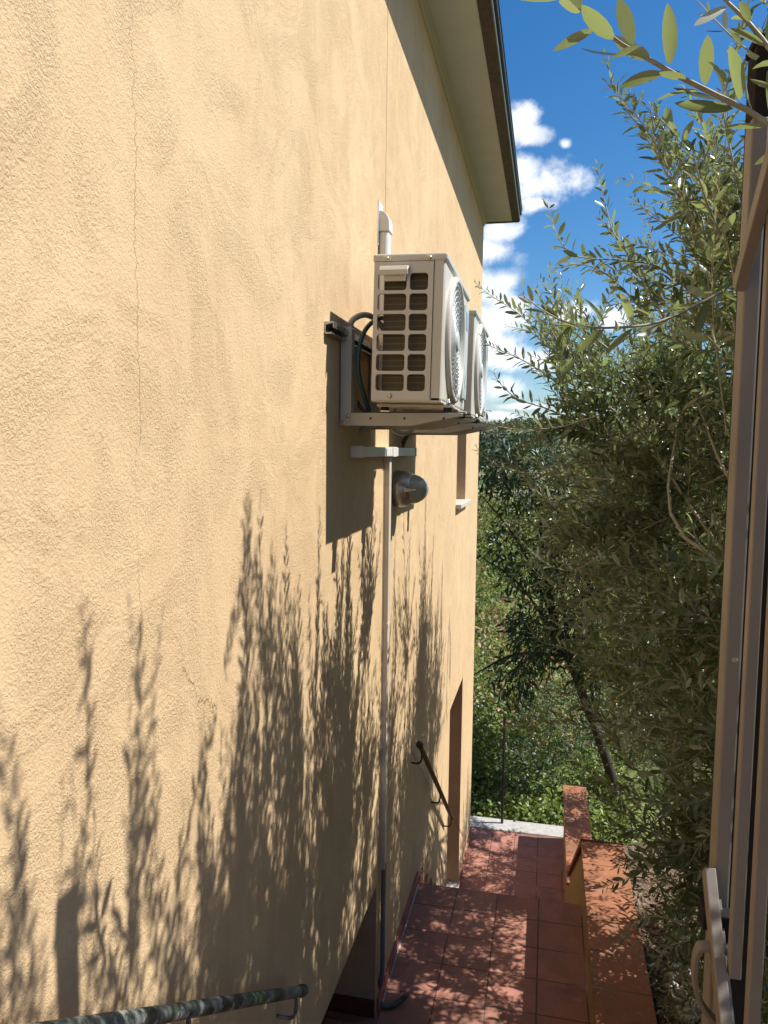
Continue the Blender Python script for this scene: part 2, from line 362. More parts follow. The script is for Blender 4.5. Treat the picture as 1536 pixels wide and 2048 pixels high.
MB().box(-8.3, SX, -3.4, EY, ZT, ZT+.07).build('soffit', M_soffit, house)
eb = MB().box(SX, OX, -3.4, EY, ZT-.008, ZT+.055).box(-8.3, OX+.0, EY+.001, EY+.03, ZT-.012, ZT+.06).build('eave_board', M_eavewood, house, .003)
MB().prism([(WX+.001, ZT), (WX+.045, ZT), (WX+.040, ZT-.012), (WX+.018, ZT-.030), (WX+.010, ZT-.048), (WX+.001, ZT-.052)], 1, -3.4, CY).build('cove_moulding', M_mould, house)
fl = MB().box(OX+.0005, OX+.010, -3.4, EY+.03, ZT+.0, ZT+.085).build('roof_flashing', M_flash, house, .001)
gt = MB().box(OX+.011, OX+.030, -3.4, EY-.05, ZT+.045, ZT+.11)
gt.box(OX+.030, OX+.036, -3.4, EY-.05, ZT+.095, ZT+.115)
for k in range(14): gt.box(OX+.030, OX+.038, -.6+.72*k, -.585+.72*k, ZT+.075, ZT+.085)
gt.build('gutter', M_gutter, house, .001)
rf = MB().prism([(-8.3, ZT+.08), (OX+.005, ZT+.08), (OX+.005, ZT+.12), (-4.4, ZT+1.0), (-8.3, ZT+.12)], 1, -3.4, EY+.02).build('roof', M_roof, house)
# window, door, skirting
win = MB().box(WX-.20, WX-.16, 7.07, 7.83, -.495, .94).build('window', M_wood, house)
MB().box(WX-.165, WX+.055, 7.02, 7.90, -.540, -.500).build('window_sill', M_marble, win, .004)
dr = MB().box(WX-.275, WX-.235, 6.905, 7.975, -4.79, -2.455)
for k in range(5): dr.box(WX-.235, WX-.225, 6.95, 7.93, -4.6+.42*k, -4.28+.42*k)
door = dr.build('door', M_wood, house, .004)
hd = MB().tube([(WX-.235, 7.02, -3.8), (WX-.19, 7.02, -3.8), (WX-.19, 7.12, -3.8)], .008).build('handle', M_zinc, door)
MB().box(WX-.235, WX+.012, 6.87, 8.0, -4.84, -4.785).build('door_threshold', M_marble, house, .004)
sk = MB(); sk.box(WX+.001, WX+.014, 3.83, 5.13, ZL+.0, ZL+.085)
for k in range(10): sk.box(WX+.001, WX+.0135+.0002*k, 5.13+.235*(k)+.001, 5.13+.235*(k+1), ZL-.177*(k+1), ZL-.177*k-.02)
sk.box(WX+.001, WX+.014, 8.01, CY, ZLL, ZLL+.085)
sk.build('skirting', M_skirt, house, .002)
sk2 = MB().box(WX-.54, WX-.002, 3.786, 3.798, ZL, ZL+.10).box(WX-.548, WX-.53, 2.01, 3.785, ZL, ZL+.10).build('recess_skirting', M_skirt_dark, house, .002)
ch = MB().box(WX-.55, WX+.0, 2.0, 3.80, ZL-.1, ZL-.002).build('recess_floor', M_tile, house)
mort = MB()
for k in range(26):
    y = 3.86+k*.048; mort.box(WX+.014, WX+.019+.006*random.random(), y, y+.050, ZL+.0005, ZL+.003+.005*random.random())
mort.build('skirting_mortar', simple('pale_mortar', (.62, .57, .52), .9, scale=50), house)

# ------------------------------------------------------------------ walkway (setting)
RX = .33; L0, L1 = .315, .550; C0, C1 = .290, .575
ld = MB().box(WX+.0, RX, 2.65, 5.12, ZL-.15, ZL).box(WX, RX, 5.12, 5.135, ZL-.04, ZL-.001)
struct(ld.build('landing_path', M_tile, None, .004))
struct(MB().box(WX, RX, 7.25, 9.44, ZLL-.2, ZLL).build('lower_path', M_tile_low))
st = MB()
for k in range(9): st.box(WX, RX, .85+.225*(k-1) if k else -.0, .85+.225*k, -5.2, -1.6-.169*k)
struct(st.build('upper_stairs', M_tile, None, .004))
st = MB()
for k in range(1, 10): st.box(WX, RX, 5.135+.235*(k-1), 5.135+.235*k, -5.4, ZL-.177*k)
struct(st.build('lower_stairs', M_tile_low, None, .004))
kb = MB().box(WX-3.2, L0+.01, 9.445, 9.74, ZLL-.7, ZLL+.012).build('concrete_kerb', M_conc, None, .01); struct(kb)

# garden wall: level block, slope beside the lower stairs, low level block
gw = empty('garden_wall', 'low yellow stucco garden wall with terracotta tile coping, stepping down along the right of the walkway', 'garden wall', (.4, 5, -3.1))
poly = [(-.2, -5.3), (9.44, -5.3), (9.44, -4.23), (7.2, -4.23), (7.2, -4.10), (5.15, -2.70), (-.2, -2.70)]
MB().prism(poly, 0, L0, L1).build('wall', M_yellow, gw)
MB().box(C0, C1, -.2, 5.16, -2.699, -2.67).build('coping', M_cope, gw, .004)
MB().box(C0, C1, 7.252, 9.47, -4.229, -4.20).build('coping', M_cope, gw, .004)
MB().prism([(5.162, -2.705), (7.25, -4.135), (7.25, -4.09), (5.162, -2.66)], 0, C0, C1).build('sloped_coping', M_cope_slope, gw, .003)

# ------------------------------------------------------------------ ground
def prof(y):
    return np.interp(y, [10.2, 12, 20, 40, 80, 150, 250, 350, 600, 1000, 1500, 2200, 3200, 6000], [-5.4, -6.1, -8.4, -11.0, -14.2, -17, -19, -21.5, -19, -4, 28, 84, 50, -10])
def zt(x, y):
    if y >= 10.2:
        return prof(y)+max(0, y-60)*.004*math.sin(x*.004+1)+.25*math.sin(x*.9+y*.5)*min(1, (y-10.2)/4)
    bed = np.interp(y, [.2, .9, 1.8, 5.0, 7.3, 10.2], [-1.64, -1.9, -2.80, -2.80, -4.35, -5.2])
    if x > .48: return bed + .03*math.sin(x*5+y*3)+.02*math.sin(x*13-y*9) + min(0.6, max(0, x-1.5)*.12)
    if y < .25: return -1.68
    return -5.7
xs = sorted(set([-3000, -1200, -500, -200, -90, -40, -20, -12, -8, -5, -3, -1.5, -.8, 0, .43, .49]+[round(.49+.12*k, 3) for k in range(1, 26)]+[4, 5, 6.5, 8, 11, 15, 22, 35, 60, 110, 220, 500, 1200, 3000]))
yv = sorted(set([-60, -20, -8, -3, -1, .2, .3]+[round(.3+.15*k, 3) for k in range(1, 66)]+[10.15, 10.25, 10.6, 11, 11.5, 12, 13, 14, 15, 17, 19, 22, 26, 30, 36, 44, 54, 66, 80, 100, 125, 155, 190, 230, 280, 340, 410, 500, 600, 720, 860, 1000, 1200, 1450, 1750, 2200, 2700, 3400, 6000]))
gv = [(x, y, zt(x, y)) for y in yv for x in xs]; nx = len(xs)
gf = [(j*nx+i, j*nx+i+1, (j+1)*nx+i+1, (j+1)*nx+i) for j in range(len(yv)-1) for i in range(nx-1)]
def make_ground():
    m, t, p = mat('garden_soil_and_fields'); c = wpos(t); X, Y, Z = t.sep(c)[0:3]
    n = t.noise(c, 14, 7, .7, .4); n3 = t.noise(c, 70, 4, .7)
    soil = t.mix(t.mapr(n, .35, .65), (0.055, 0.036, 0.022), (0.17, 0.12, 0.08))
    soil = t.mix(t.mapr(n3, .58, .66), soil, (0.38, 0.30, 0.21))
    g = t.mix(t.mapr(t.noise(c, .35, 6, .65), .35, .65), (0.075, 0.125, 0.030), (0.20, 0.21, 0.075))
    far = t.mix(t.mapr(t.noise(c, .012, 6, .6), .42, .58), (0.13, 0.165, 0.055), (0.25, 0.225, 0.12))
    far = t.mix(t.mapr(Y, 380, 700), far, t.mix(t.mapr(t.noise(c, .006, 6, .65), .48, .53), (0.035, 0.055, 0.035), (0.19, 0.18, 0.10)))
    road = t.m('MULTIPLY', t.mapr(t.m('ABSOLUTE', t.m('SUBTRACT', Y, 385)), 5, 7, 1, 0), 1.0)
    far = t.mix(road, far, (0.42, 0.38, 0.33))
    cc = t.mix(t.mapr(Y, 10.2, 10.8), soil, t.mix(t.mapr(Y, 60, 200), g, far))
    t.put(p.inputs['Base Color'], cc); p.inputs['Roughness'].default_value = .95; p.inputs['Specular IOR Level'].default_value = .1
    t.put(p.inputs['Normal'], t.bump(t.m('ADD', n, n3), .8, .02)); return m
M_ground = make_ground()
me = bpy.data.meshes.new('ground'); me.from_pydata(gv, [], gf); me.materials.append(M_ground); me.update()
g = bpy.data.objects.new('ground', me); COL.objects.link(g); struct(g)

# pebbles and litter on the bed: nobody could count them
pb = MB()
def lump(mb, c, r, sq=.6):
    ico = [(0, 0, 1), (.9, 0, .3), (.28, .85, .35), (-.72, .53, .3), (-.72, -.53, .3), (.28, -.85, .35), (.6, .5, -.5), (-.3, .8, -.5), (-.8, 0, -.5), (-.3, -.8, -.5), (.6, -.5, -.5)]
    j = [tuple(c[k]+r*(q[k]*(1+random.uniform(-.25, .25)))*(sq if k == 2 else 1) for k in range(3)) for q in ico]
    mb.add(j, [(0, 1, 2), (0, 2, 3), (0, 3, 4), (0, 4, 5), (0, 5, 1), (1, 6, 2), (2, 7, 3), (3, 8, 4), (4, 9, 5), (5, 10, 1), (2, 6, 7), (3, 7, 8), (4, 8, 9), (5, 9, 10), (1, 10, 6)], True)
for _ in range(1500):
    y = random.triangular(2.0, 4.5, 3.2); x = .70+random.expovariate(1.8)
    if x > 2.2: continue
    lump(pb, (x, y, zt(x, y)+.008), random.uniform(.010, .034))
M_peb = simple('white_pebbles', (0.46, 0.43, 0.38), .7, var=.35, scale=25)
o = pb.build('pebbles', M_peb); struct(o, 'stuff')

# ------------------------------------------------------------------ leaves
TPL = []
def lanceolate(hw, sections, fold=.12, curl=.10):
    v = [(0, 0, 0)]; f = []
    for t, wd in sections: v += [(-hw*wd, t, fold*hw*wd*2-curl*t*t), (0, t, -curl*t*t), (hw*wd, t, fold*hw*wd*2-curl*t*t)]
    v.append((0, 1, -curl)); n = len(sections); e = len(v)-1
    f += [(0, 2, 1, 1), (0, 3, 2, 2)]
    for i in range(n-1):
        a = 1+3*i; f += [(a, a+1, a+4, a+3), (a+1, a+2, a+5, a+4)]
    a = 1+3*(n-1); f += [(a, a+1, e, e), (a+1, a+2, e, e)]
    return np.array(v, float), f
T_HI = lanceolate(.132, [(.10, .50), (.28, .86), (.5, 1.0), (.72, .86), (.90, .45)])
T_MID = lanceolate(.14, [(.18, .72), (.5, 1.0), (.82, .62)])
T_LOW = lanceolate(.19, [(.4, 1.0)], .1, .15)
T_LOW2 = lanceolate(.17, [(.5, 1.0)], .1, .12)
T_BROAD = lanceolate(.30, [(.35, 1.0), (.7, .75)], .1, .15)
T_LONG = lanceolate(.13, [(.3, 1.0), (.65, .8)], .15, .35)
def leaves_mesh(name, P, D, N, L, tpl, material, parent=None):
    P, D, N, L = map(np.asarray, (P, D, N, L)); D = D/np.linalg.norm(D, axis=1, keepdims=True)
    N = N-D*(N*D).sum(1, keepdims=True); N /= (np.linalg.norm(N, axis=1, keepdims=True)+1e-9); Sx = np.cross(D, N)
    tv, tf = tpl; n = len(P); k = len(tv)
    wv = rng.uniform(.75, 1.2, n); cv = rng.normal(1, 1.1, n)
    V = P[:, None, :]+L[:, None, None]*(tv[None, :, 0:1]*wv[:, None, None]*Sx[:, None, :]+tv[None, :, 1:2]*D[:, None, :]+(tv[None, :, 2:3]*cv[:, None, None])*N[:, None, :])
    V = V.reshape(-1, 3)
    tris = [f[:3] for f in tf if f[2] == f[3]]; quads = [f for f in tf if f[2] != f[3]]
    off = (np.arange(n)*k)[:, None, None]
    lt = (np.array(tris)[None]+off).reshape(-1); lq = (np.array(quads)[None]+off).reshape(-1) if quads else np.zeros(0, int)
    loops = np.concatenate([lt, lq]); nt = len(tris)*n; nq = len(quads)*n
    me = bpy.data.meshes.new(name); me.vertices.add(len(V)); me.vertices.foreach_set('co', V.astype(np.float32).ravel())
    me.loops.add(len(loops)); me.loops.foreach_set('vertex_index', loops.astype(np.int32))
    me.polygons.add(nt+nq); me.polygons.foreach_set('loop_start', np.concatenate([np.arange(nt)*3, nt*3+np.arange(nq)*4]).astype(np.int32))
    me.update(calc_edges=True); me.polygons.foreach_set('use_smooth', np.ones(nt+nq, bool)); me.materials.append(material)
    o = bpy.data.objects.new(name, me); COL.objects.link(o)
    if parent: o.parent = parent; o.matrix_parent_inverse = Matrix.Translation(-parent.location)
    return o
def unit(v): v = np.asarray(v, float); return v/(np.linalg.norm(v)+1e-9)
class Tree:
    def __init__(s): s.P = []; s.D = []; s.N = []; s.L = []; s.tw = MB()
    def leafy(s, pts, L, spacing=.021, r0=.0028, start=.0, tipfade=True, up=.5, jit=.55):
        pts = np.array(pts); seg = np.linalg.norm(np.diff(pts, axis=0), axis=1); cum = np.concatenate([[0], np.cumsum(seg)]); tot = cum[-1]
        n = max(2, int(tot*(1-start)/spacing)); ts = np.linspace(start*tot, tot, n)
        pos = np.array([np.interp(ts, cum, pts[:, k]) for k in range(3)]).T
        dr = np.gradient(pos, axis=0); dr /= (np.linalg.norm(dr, axis=1, keepdims=True)+1e-9)
        ref = unit(rng.normal(size=3)); a = np.cross(dr, ref); a /= (np.linalg.norm(a, axis=1, keepdims=True)+1e-9); b = np.cross(dr, a)
        ph = rng.uniform(0, 3.14)+np.arange(n)*1.57+rng.normal(0, .3, n)
        side = np.cos(ph)[:, None]*a+np.sin(ph)[:, None]*b
        sc = np.ones(n)
        if tipfade: sc = np.clip(.42+.58*np.minimum(1, (tot-ts)/(.16)), .4, 1)
        for sg in (1, -1):
            k = rng.uniform(size=n) > .07
            d = dr*rng.uniform(.45, .95, n)[:, None]+sg*side*rng.uniform(.55, .95, n)[:, None]+rng.normal(0, .16, (n, 3))+CR([0, 0, .12])
            nn = dr*-.55*sg*0+CR([0, 0, up])+rng.normal(0, jit, (n, 3))+dr*.35+CR(sd)*.25
            s.P.append((pos+sg*side*r0)[k]); s.D.append(d[k]); s.N.append(nn[k]); s.L.append((L*sc*rng.uniform(.72, 1.12, n))[k])
        m = max(3, min(len(pts), 14)); idx = np.linspace(0, len(pts)-1, m).astype(int)
        s.tw.tube(pts[idx], [r0*(1-.72*i/(m-1)) for i in range(m)], 4, False)
    def shoot(s, base, d0, Ls, L, grav=.0, wander=.10, **kw):
        n = max(5, int(Ls/.045)); p = np.array(base, float); d = unit(d0); pts = [p.copy()]
        for i in range(n):
            d = unit(d+rng.normal(0, wander, 3)+CR([0, 0, grav])); p = p+d*Ls/n; pts.append(p.copy())
        s.leafy(pts, L, **kw); return pts
    def build(s, parent, tpl, lm, tm, cname='crown'):
        leaves_mesh(cname, np.concatenate(s.P), np.concatenate(s.D), np.concatenate(s.N), np.concatenate(s.L), tpl, lm, parent)
        s.tw.build('branches', tm, parent)
def in_blob(bl, shell=.5):
    w_ = np.array([b[3]*b[4]*b[5] for b in bl]); b = bl[rng.choice(len(bl), p=w_/w_.sum())]
    v = unit(rng.normal(size=3)); r = rng.uniform(shell**3, 1)**(1/3)
    return np.array(b[:3])+v*r*np.array(b[3:6]), unit(v/np.array(b[3:6])), b
def grow(tr, bl, trunk_top, ncl, nsh, L, Ls, keep=None, upb=.35, grav=.0, r=.010, spacing=.021, wander=.10, bias=(0, 0, 0)):
    bias = np.array(bias)
    for _ in range(ncl):
        c, out, b = in_blob(bl, .15); cen = np.array(b[:3]); c = cen+(c-cen)*.74
        tt = trunk_top[rng.integers(len(trunk_top))]
        mid = (tt+c)/2+rng.normal(0, .12, 3)+CR([0, 0, -.08])
        tr.tw.tube(spline([tt, mid, c], 5), list(np.linspace(r, r*.4, 11)), 5, False)
        for _ in range(nsh):
            d = out*.9+rng.normal(0, .65, 3)+CR([0, 0, upb])+bias
            ln = Ls*rng.uniform(.55, 1.35); st_ = c+rng.normal(0, .06, 3)
            e = st_+unit(d)*ln*.8
            if keep is not None and not keep(e): continue
            tr.shoot(st_, d, ln, L, grav+rng.normal(0, .02), wander, spacing=spacing)

def near_keep(e):       # the side of the crowns pruned back over the walkway
    x, y, z = e
    if x > 3 or y < .5: return False
    if y < 1.15: return x/y > .40
    if y < 2.1: return x/y > .285 or (z/y > .66 and x > .2)
    lim = np.interp(z, [-2.6, -2.2, -1.7, -1.35, -.8, .8, 1.0, 1.3, 1.9], [.64, .62, .52, .20, -.10, -.16, .05, .42, .62])
    return x > lim*max(.75, min(1.25, y/3.7))-(.0)

o1 = empty('olive_tree', 'silvery olive tree spreading over the garden wall close behind the metal gate', 'olive tree', (1.45, 2.9, -2.8), 'olive trees in the garden bed')
tb = [(1.45, 2.9, -2.85), (1.40, 2.95, -2.2), (1.30, 3.05, -1.6), (1.25, 3.1, -1.1)]
tm_ = MB(); tm_.tube(spline(tb, 5), list(np.linspace(.10, .06, 16)), 12)
for q in [(.9, 3.6, -.6), (1.1, 2.5, -.5), (1.4, 3.4, .3), (1.0, 4.3, -.9), (1.0, 3.2, .1)]:
    tm_.tube(spline([(1.28, 3.07, -1.35), ((1.28+q[0])/2, (3.07+q[1])/2, q[2]*.5-.9), q], 5), list(np.linspace(.045, .015, 11)), 8)
tm_.build('trunk', M_bark, o1)
T1 = Tree()
tops = [CR(q) for q in [(.9, 3.6, -.6), (1.1, 2.5, -.5), (1.4, 3.4, .3), (1.0, 4.3, -.9), (1.0, 3.2, .1), (1.25, 3.1, -1.1)]]
bl1 = [(.80, 3.55, -.25, .85, 1.35, .80), (.98, 3.5, -1.45, .62, 1.3, .95), (1.10, 3.2, .35, .60, .9, .55), (.78, 2.45, -.7, .34, .55, .95), (1.5, 3.0, -.6, .7, 1.2, 1.0), (.24, 3.6, .05, .30, .75, .50), (.75, 4.5, -1.1, .6, .8, .95)]
grow(T1, bl1, tops, 100, 21, .062, .46, near_keep, .30, .0, bias=(-.22, -.05, 0))
grow(T1, [(.85, 1.75, .35, .38, .6, .40), (.82, 1.65, -.3, .34, .6, .65), (1.0, 1.6, -1.1, .4, .5, .5), (1.05, 1.15, -.05, .38, .42, .4)], [CR((1.1, 2.5, -.5))], 30, 9, .053, .50, near_keep, .55, .02)
grow(T1, [(.75, 2.05, .20, .36, .7, .50), (1.0, 2.15, .60, .36, .7, .45)], [CR((1.1, 2.5, -.5))], 26, 9, .056, .46, near_keep, .5, .02)
grow(T1, [(.62, 2.9, .50, .30, .6, .36), (.38, 3.3, .22, .28, .6, .35)], [CR((1.1, 2.5, -.5))], 9, 11, .058, .42, near_keep, .4, .02, bias=(-.2, -.05, 0))
# drooping skirt beside the coping
grow(T1, [(.85, 3.4, -2.05, .34, 1.2, .55), (.95, 2.6, -1.9, .3, .6, .6), (1.3, 3.6, -2.2, .5, 1.2, .5)], [CR((1.25, 3.1, -1.1))], 50, 17, .062, .36, near_keep, -.25, -.05)
# long free shoots of the silhouette
def hero(tr, uvY, L, **kw):
    P = [at(u, v, Y) for u, v, Y in uvY]; pts = np.array(spline(P, 7)); tr.leafy(pts, L, **kw); return pts
def arch(tr, uvY, L, **kw): return hero(tr, uvY, L, **kw)
near = Tree()
hero(near, [(1700, 380, 1.02), (1536, 245, .96), (1400, 175, .92), (1300, 120, .9), (1205, 62, .88), (1120, -30, .86), (1080, -90, .85)], .058, spacing=.0215, r0=.0046, tipfade=False)
hero(near, [(1600, 180, .95), (1510, 60, .95), (1430, -20, .93), (1380, -80, .92)], .052, spacing=.024, r0=.0036, tipfade=False)
hero(near, [(1570, 140, 1.35), (1495, 100, 1.35), (1430, 40, 1.35), (1385, -10, 1.35)], .042, spacing=.03, r0=.0022)
hero(near, [(1440, 585, 1.55), (1330, 640, 1.5), (1240, 655, 1.45), (1150, 650, 1.42), (1085, 620, 1.4), (1040, 585, 1.4)], .062, spacing=.026, r0=.0032)
hero(near, [(1440, 470, 1.6), (1405, 380, 1.5), (1385, 300, 1.45)], .062, spacing=.026, r0=.003)
hero(near, [(1440, 700, 1.6), (1380, 640, 1.55), (1320, 600, 1.55)], .060, spacing=.024, r0=.003)
hero(near, [(1440, 1130, 1.5), (1400, 1090, 1.45), (1385, 1050, 1.4)], .062, spacing=.035, r0=.003)
for q in [[(1460, 620, 2.5), (1380, 440, 2.4), (1300, 290, 2.35), (1240, 200, 2.3), (1208, 110, 2.3)],
          [(1440, 560, 2.3), (1370, 400, 2.25), (1290, 250, 2.2), (1215, 160, 2.2)],
          [(1470, 480, 2.4), (1390, 360, 2.4), (1300, 270, 2.4), (1245, 215, 2.4)],
          [(1470, 560, 2.2), (1430, 400, 2.2), (1350, 270, 2.2), (1260, 190, 2.2)],
          [(1480, 520, 2.7), (1440, 330, 2.6), (1400, 240, 2.6), (1370, 170, 2.6)],
          [(1490, 420, 2.2), (1450, 260, 2.2), (1440, 180, 2.2)],
          [(1420, 600, 2.3), (1400, 430, 2.3), (1330, 447, 2.3), (1285, 420, 2.3), (1268, 400, 2.3)],
          [(1440, 640, 2.6), (1330, 540, 2.6), (1250, 520, 2.5), (1160, 512, 2.5), (1120, 470, 2.5), (1100, 402, 2.5)],
          [(1300, 560, 2.9), (1235, 480, 2.9), (1210, 400, 2.9), (1196, 322, 2.9)],
          [(1330, 640, 2.9), (1285, 560, 2.9), (1240, 480, 2.9), (1200, 430, 2.9)],
          [(1300, 640, 2.6), (1230, 560, 2.6), (1170, 525, 2.6), (1105, 530, 2.6)],
          [(1400, 680, 2.4), (1380, 600, 2.3), (1390, 520, 2.3), (1370, 440, 2.3)],
          [(1440, 400, 2.5), (1420, 330, 2.5), (1360, 300, 2.5), (1300, 245, 2.5)],
          [(1200, 780, 3.3), (1110, 700, 3.3), (1040, 630, 3.3), (980, 590, 3.3), (945, 562, 3.3)],
          [(1220, 700, 3.2), (1150, 650, 3.2), (1100, 600, 3.2), (1070, 570, 3.2)],
          [(1200, 850, 3.3), (1120, 770, 3.3), (1050, 720, 3.3), (985, 690, 3.3), (965, 668, 3.3)],
          [(1180, 860, 3.1), (1100, 820, 3.1), (1040, 800, 3.1), (1005, 770, 3.1), (990, 745, 3.1)],
          [(1180, 740, 3.2), (1100, 700, 3.2), (1060, 670, 3.2), (1010, 660, 3.2)],
          [(1200, 830, 2.9), (1120, 855, 2.9), (1040, 860, 2.9), (985, 850, 2.9), (968, 828, 2.9)],
          [(1230, 960, 2.9), (1120, 950, 2.9), (1020, 938, 2.9), (970, 910, 2.9), (952, 888, 2.9)],
          [(1180, 1060, 3.0), (1100, 1000, 3.0), (1040, 930, 3.0), (1005, 885, 3.0)],
          [(1230, 1090, 2.8), (1150, 1140, 2.8), (1080, 1120, 2.8), (1012, 1048, 2.8)],
          [(1250, 1210, 2.8), (1150, 1185, 2.8), (1080, 1150, 2.8), (1035, 1095, 2.8)],
          [(1200, 1230, 3.2), (1120, 1210, 3.2), (1060, 1205, 3.2), (1000, 1198, 3.2)],
          [(1200, 1330, 3.0), (1130, 1300, 3.0), (1080, 1290, 3.0), (1050, 1260, 3.0)],
          [(1220, 1450, 2.9), (1150, 1400, 2.9), (1090, 1370, 2.9), (1055, 1350, 2.9)],
          [(1240, 1480, 2.9), (1140, 1440, 2.9), (1070, 1440, 2.9), (1010, 1448, 2.9)],
          [(1280, 1600, 2.9), (1200, 1560, 2.9), (1130, 1500, 2.9)],
          [(1330, 1680, 2.7), (1270, 1640, 2.7), (1200, 1600, 2.7), (1170, 1570, 2.7)],
          [(1350, 1760, 2.7), (1290, 1740, 2.7), (1230, 1715, 2.7)],
          [(1370, 1850, 2.6), (1310, 1830, 2.6), (1265, 1850, 2.6), (1240, 1890, 2.6)],
          [(1380, 1880, 2.6), (1330, 1900, 2.6), (1290, 1960, 2.6)]]:
    j = rng.normal(0, 6, 2)
    arch(T1, [(u+j[0]*k/len(q), v+j[1]*k/len(q), Y) for k, (u, v, Y) in enumerate(q)], .054, spacing=.0185, r0=.0034)
# tall shoots whose shadows climb the wall
for (u, v, a, n_) in [(0, 1470, 1.25, 3), (60, 1560, 1.2, 2), (120, 1330, 1.3, 2), (285, 1190, 1.35, 3), (335, 1270, 1.4, 3), (390, 1430, 1.3, 3), (440, 1400, 1.4, 3), (497, 940, 1.5, 3), (520, 1080, 1.45, 3), (548, 1050, 1.5, 3), (590, 1240, 1.5, 4), (620, 1230, 1.5, 4), (660, 1230, 1.4, 4), (700, 1200, 1.3, 4), (738, 1060, 1.2, 3), (790, 1100, 1.2, 3), (850, 1000, 1.5, 4), (868, 1040, 1.6, 4), (885, 1110, 1.5, 4), (832, 1130, 1.6, 4), (900, 1200, 1.6, 4)]:
    w0 = atx(u, v, WX)
    for k in range(n_):
        tip = w0+a*CR([1, .175, 1.29])+rng.normal(0, .05, 3)*CR([1, 1, 0])-CR([0, 0, .16*k]); base = tip-CR([-.06, .0, .62])+rng.normal(0, .09, 3)*CR([1, 1, .3])
        mid = (tip+base)/2+rng.normal(0, .035, 3)
        T1.leafy(np.array(spline([base, mid, tip], 7)), .050, spacing=.024, r0=.003)

o_ = len(T1.tw.v); T1.tw.v += near.tw.v; T1.tw.f += [tuple(i+o_ for i in f) for f in near.tw.f]; T1.tw.sm += near.tw.sm
leaves_mesh('foreground_leaves', np.concatenate(near.P), np.concatenate(near.D), np.concatenate(near.N), np.concatenate(near.L), T_HI, M_olive, o1)
T1.build(o1, T_HI if False else T_MID, M_olive, M_twig)

o2 = empty('olive_tree', 'second olive tree further along the garden wall, mostly hidden behind the nearer one', 'olive tree', (1.25, 5.9, -3.4), 'olive trees in the garden bed')
tm_ = MB(); tm_.tube(spline([(1.25, 5.9, -3.7), (1.2, 5.8, -2.8), (1.0, 5.8, -2.0), (.95, 5.8, -1.4)], 5), list(np.linspace(.09, .05, 16)), 10)
for q in [(.6, 5.6, -.8), (1.1, 5.2, -.6), (1.1, 6.6, -.9)]: tm_.tube(spline([(.97, 5.8, -1.7), ((.97+q[0])/2, (5.8+q[1])/2, -1.2), q], 5), list(np.linspace(.04, .012, 11)), 7)
tm_.build('trunk', M_bark, o2)
T2 = Tree()
grow(T2, [(.50, 5.2, .25, .34, .7, .48), (.55, 5.2, -.6, .42, .8, .6), (.62, 5.6, -.15, .55, .8, .55), (1.35, 7.4, -2.2, .65, .9, 1.0), (1.25, 9.0, -2.7, .6, 1.0, .9), (.85, 5.7, -.7, .80, 1.1, .95), (1.1, 5.8, -1.9, .62, 1.1, .9), (1.35, 5.5, .1, .7, .9, .7)], [CR((.6, 5.6, -.8)), CR((1.1, 5.2, -.6)), CR((1.1, 6.6, -.9)), CR((1.1, 6.6, -.9))], 118, 17, .062, .46,
     lambda e: e[0] > np.interp(e[2], [-3, -2.2, -1.2, .6, 1.2], [.62, .5, .10, .0, .5]), .3, .0, spacing=.026)
T2.build(o2, T_LOW2, M_olive, M_twig)

# ------------------------------------------------------------------ trees and shrubs beyond the kerb
def bushy(tr, bl, n, L, nrm=.6, clump=9, spread=.12, droop=0.0):
    for _ in range(n):
        c, out, b = in_blob(bl, .55); m = clump
        tr.P.append(c+rng.normal(0, spread, (m, 3))); d = out+rng.normal(0, .7, (m, 3))+CR([0, 0, -droop]); tr.D.append(d)
        tr.N.append(CR([0, 0, nrm])+rng.normal(0, .5, (m, 3))+out*.4); tr.L.append(L*rng.uniform(.6, 1.2, m))
dt = empty('dark_leaved_tree', 'dark tree with drooping narrow leaves past the far corner of the house', 'tree', (1.3, 10.9, -5.7))
tm_ = MB(); tm_.tube(spline([(1.3, 10.9, -5.9), (1.0, 10.9, -4.6), (.55, 10.8, -3.4), (.1, 10.8, -2.2), (-.1, 10.9, -1.0)], 6), list(np.linspace(.09, .03, 25)), 9)
for q in [(-.9, 10.4, -.6), (-.7, 11.2, -2.7), (-.4, 10.6, -1.9), (.3, 11.0, .2), (-.9, 10.6, -1.5), (-1.0, 10.5, -3.2)]: tm_.tube(spline([(.35, 10.85, -2.9), (q[0]*.4, 10.8, q[2]*.6-1.0), q], 5), list(np.linspace(.03, .008, 11)), 6)
tm_.build('trunk', M_darkbark, dt)
T3 = Tree(); bushy(T3, [(-.68, 10.7, -.12, .42, .6, .42), (-.35, 10.7, -.35, .42, .5, .5), (-.48, 10.7, -1.35, .32, .5, .30), (-.22, 10.7, -1.65, .35, .5, .4), (-.15, 10.9, -2.6, .36, .6, .6), (-.40, 10.9, -3.25, .36, .5, .25), (.7, 11, -1.6, .8, .9, 1.9)], 950, .14, .5, 11, .10, .9)
leaves_mesh('crown', np.concatenate(T3.P), np.concatenate(T3.D), np.concatenate(T3.N), np.concatenate(T3.L), T_LONG, M_darkleaf, dt)

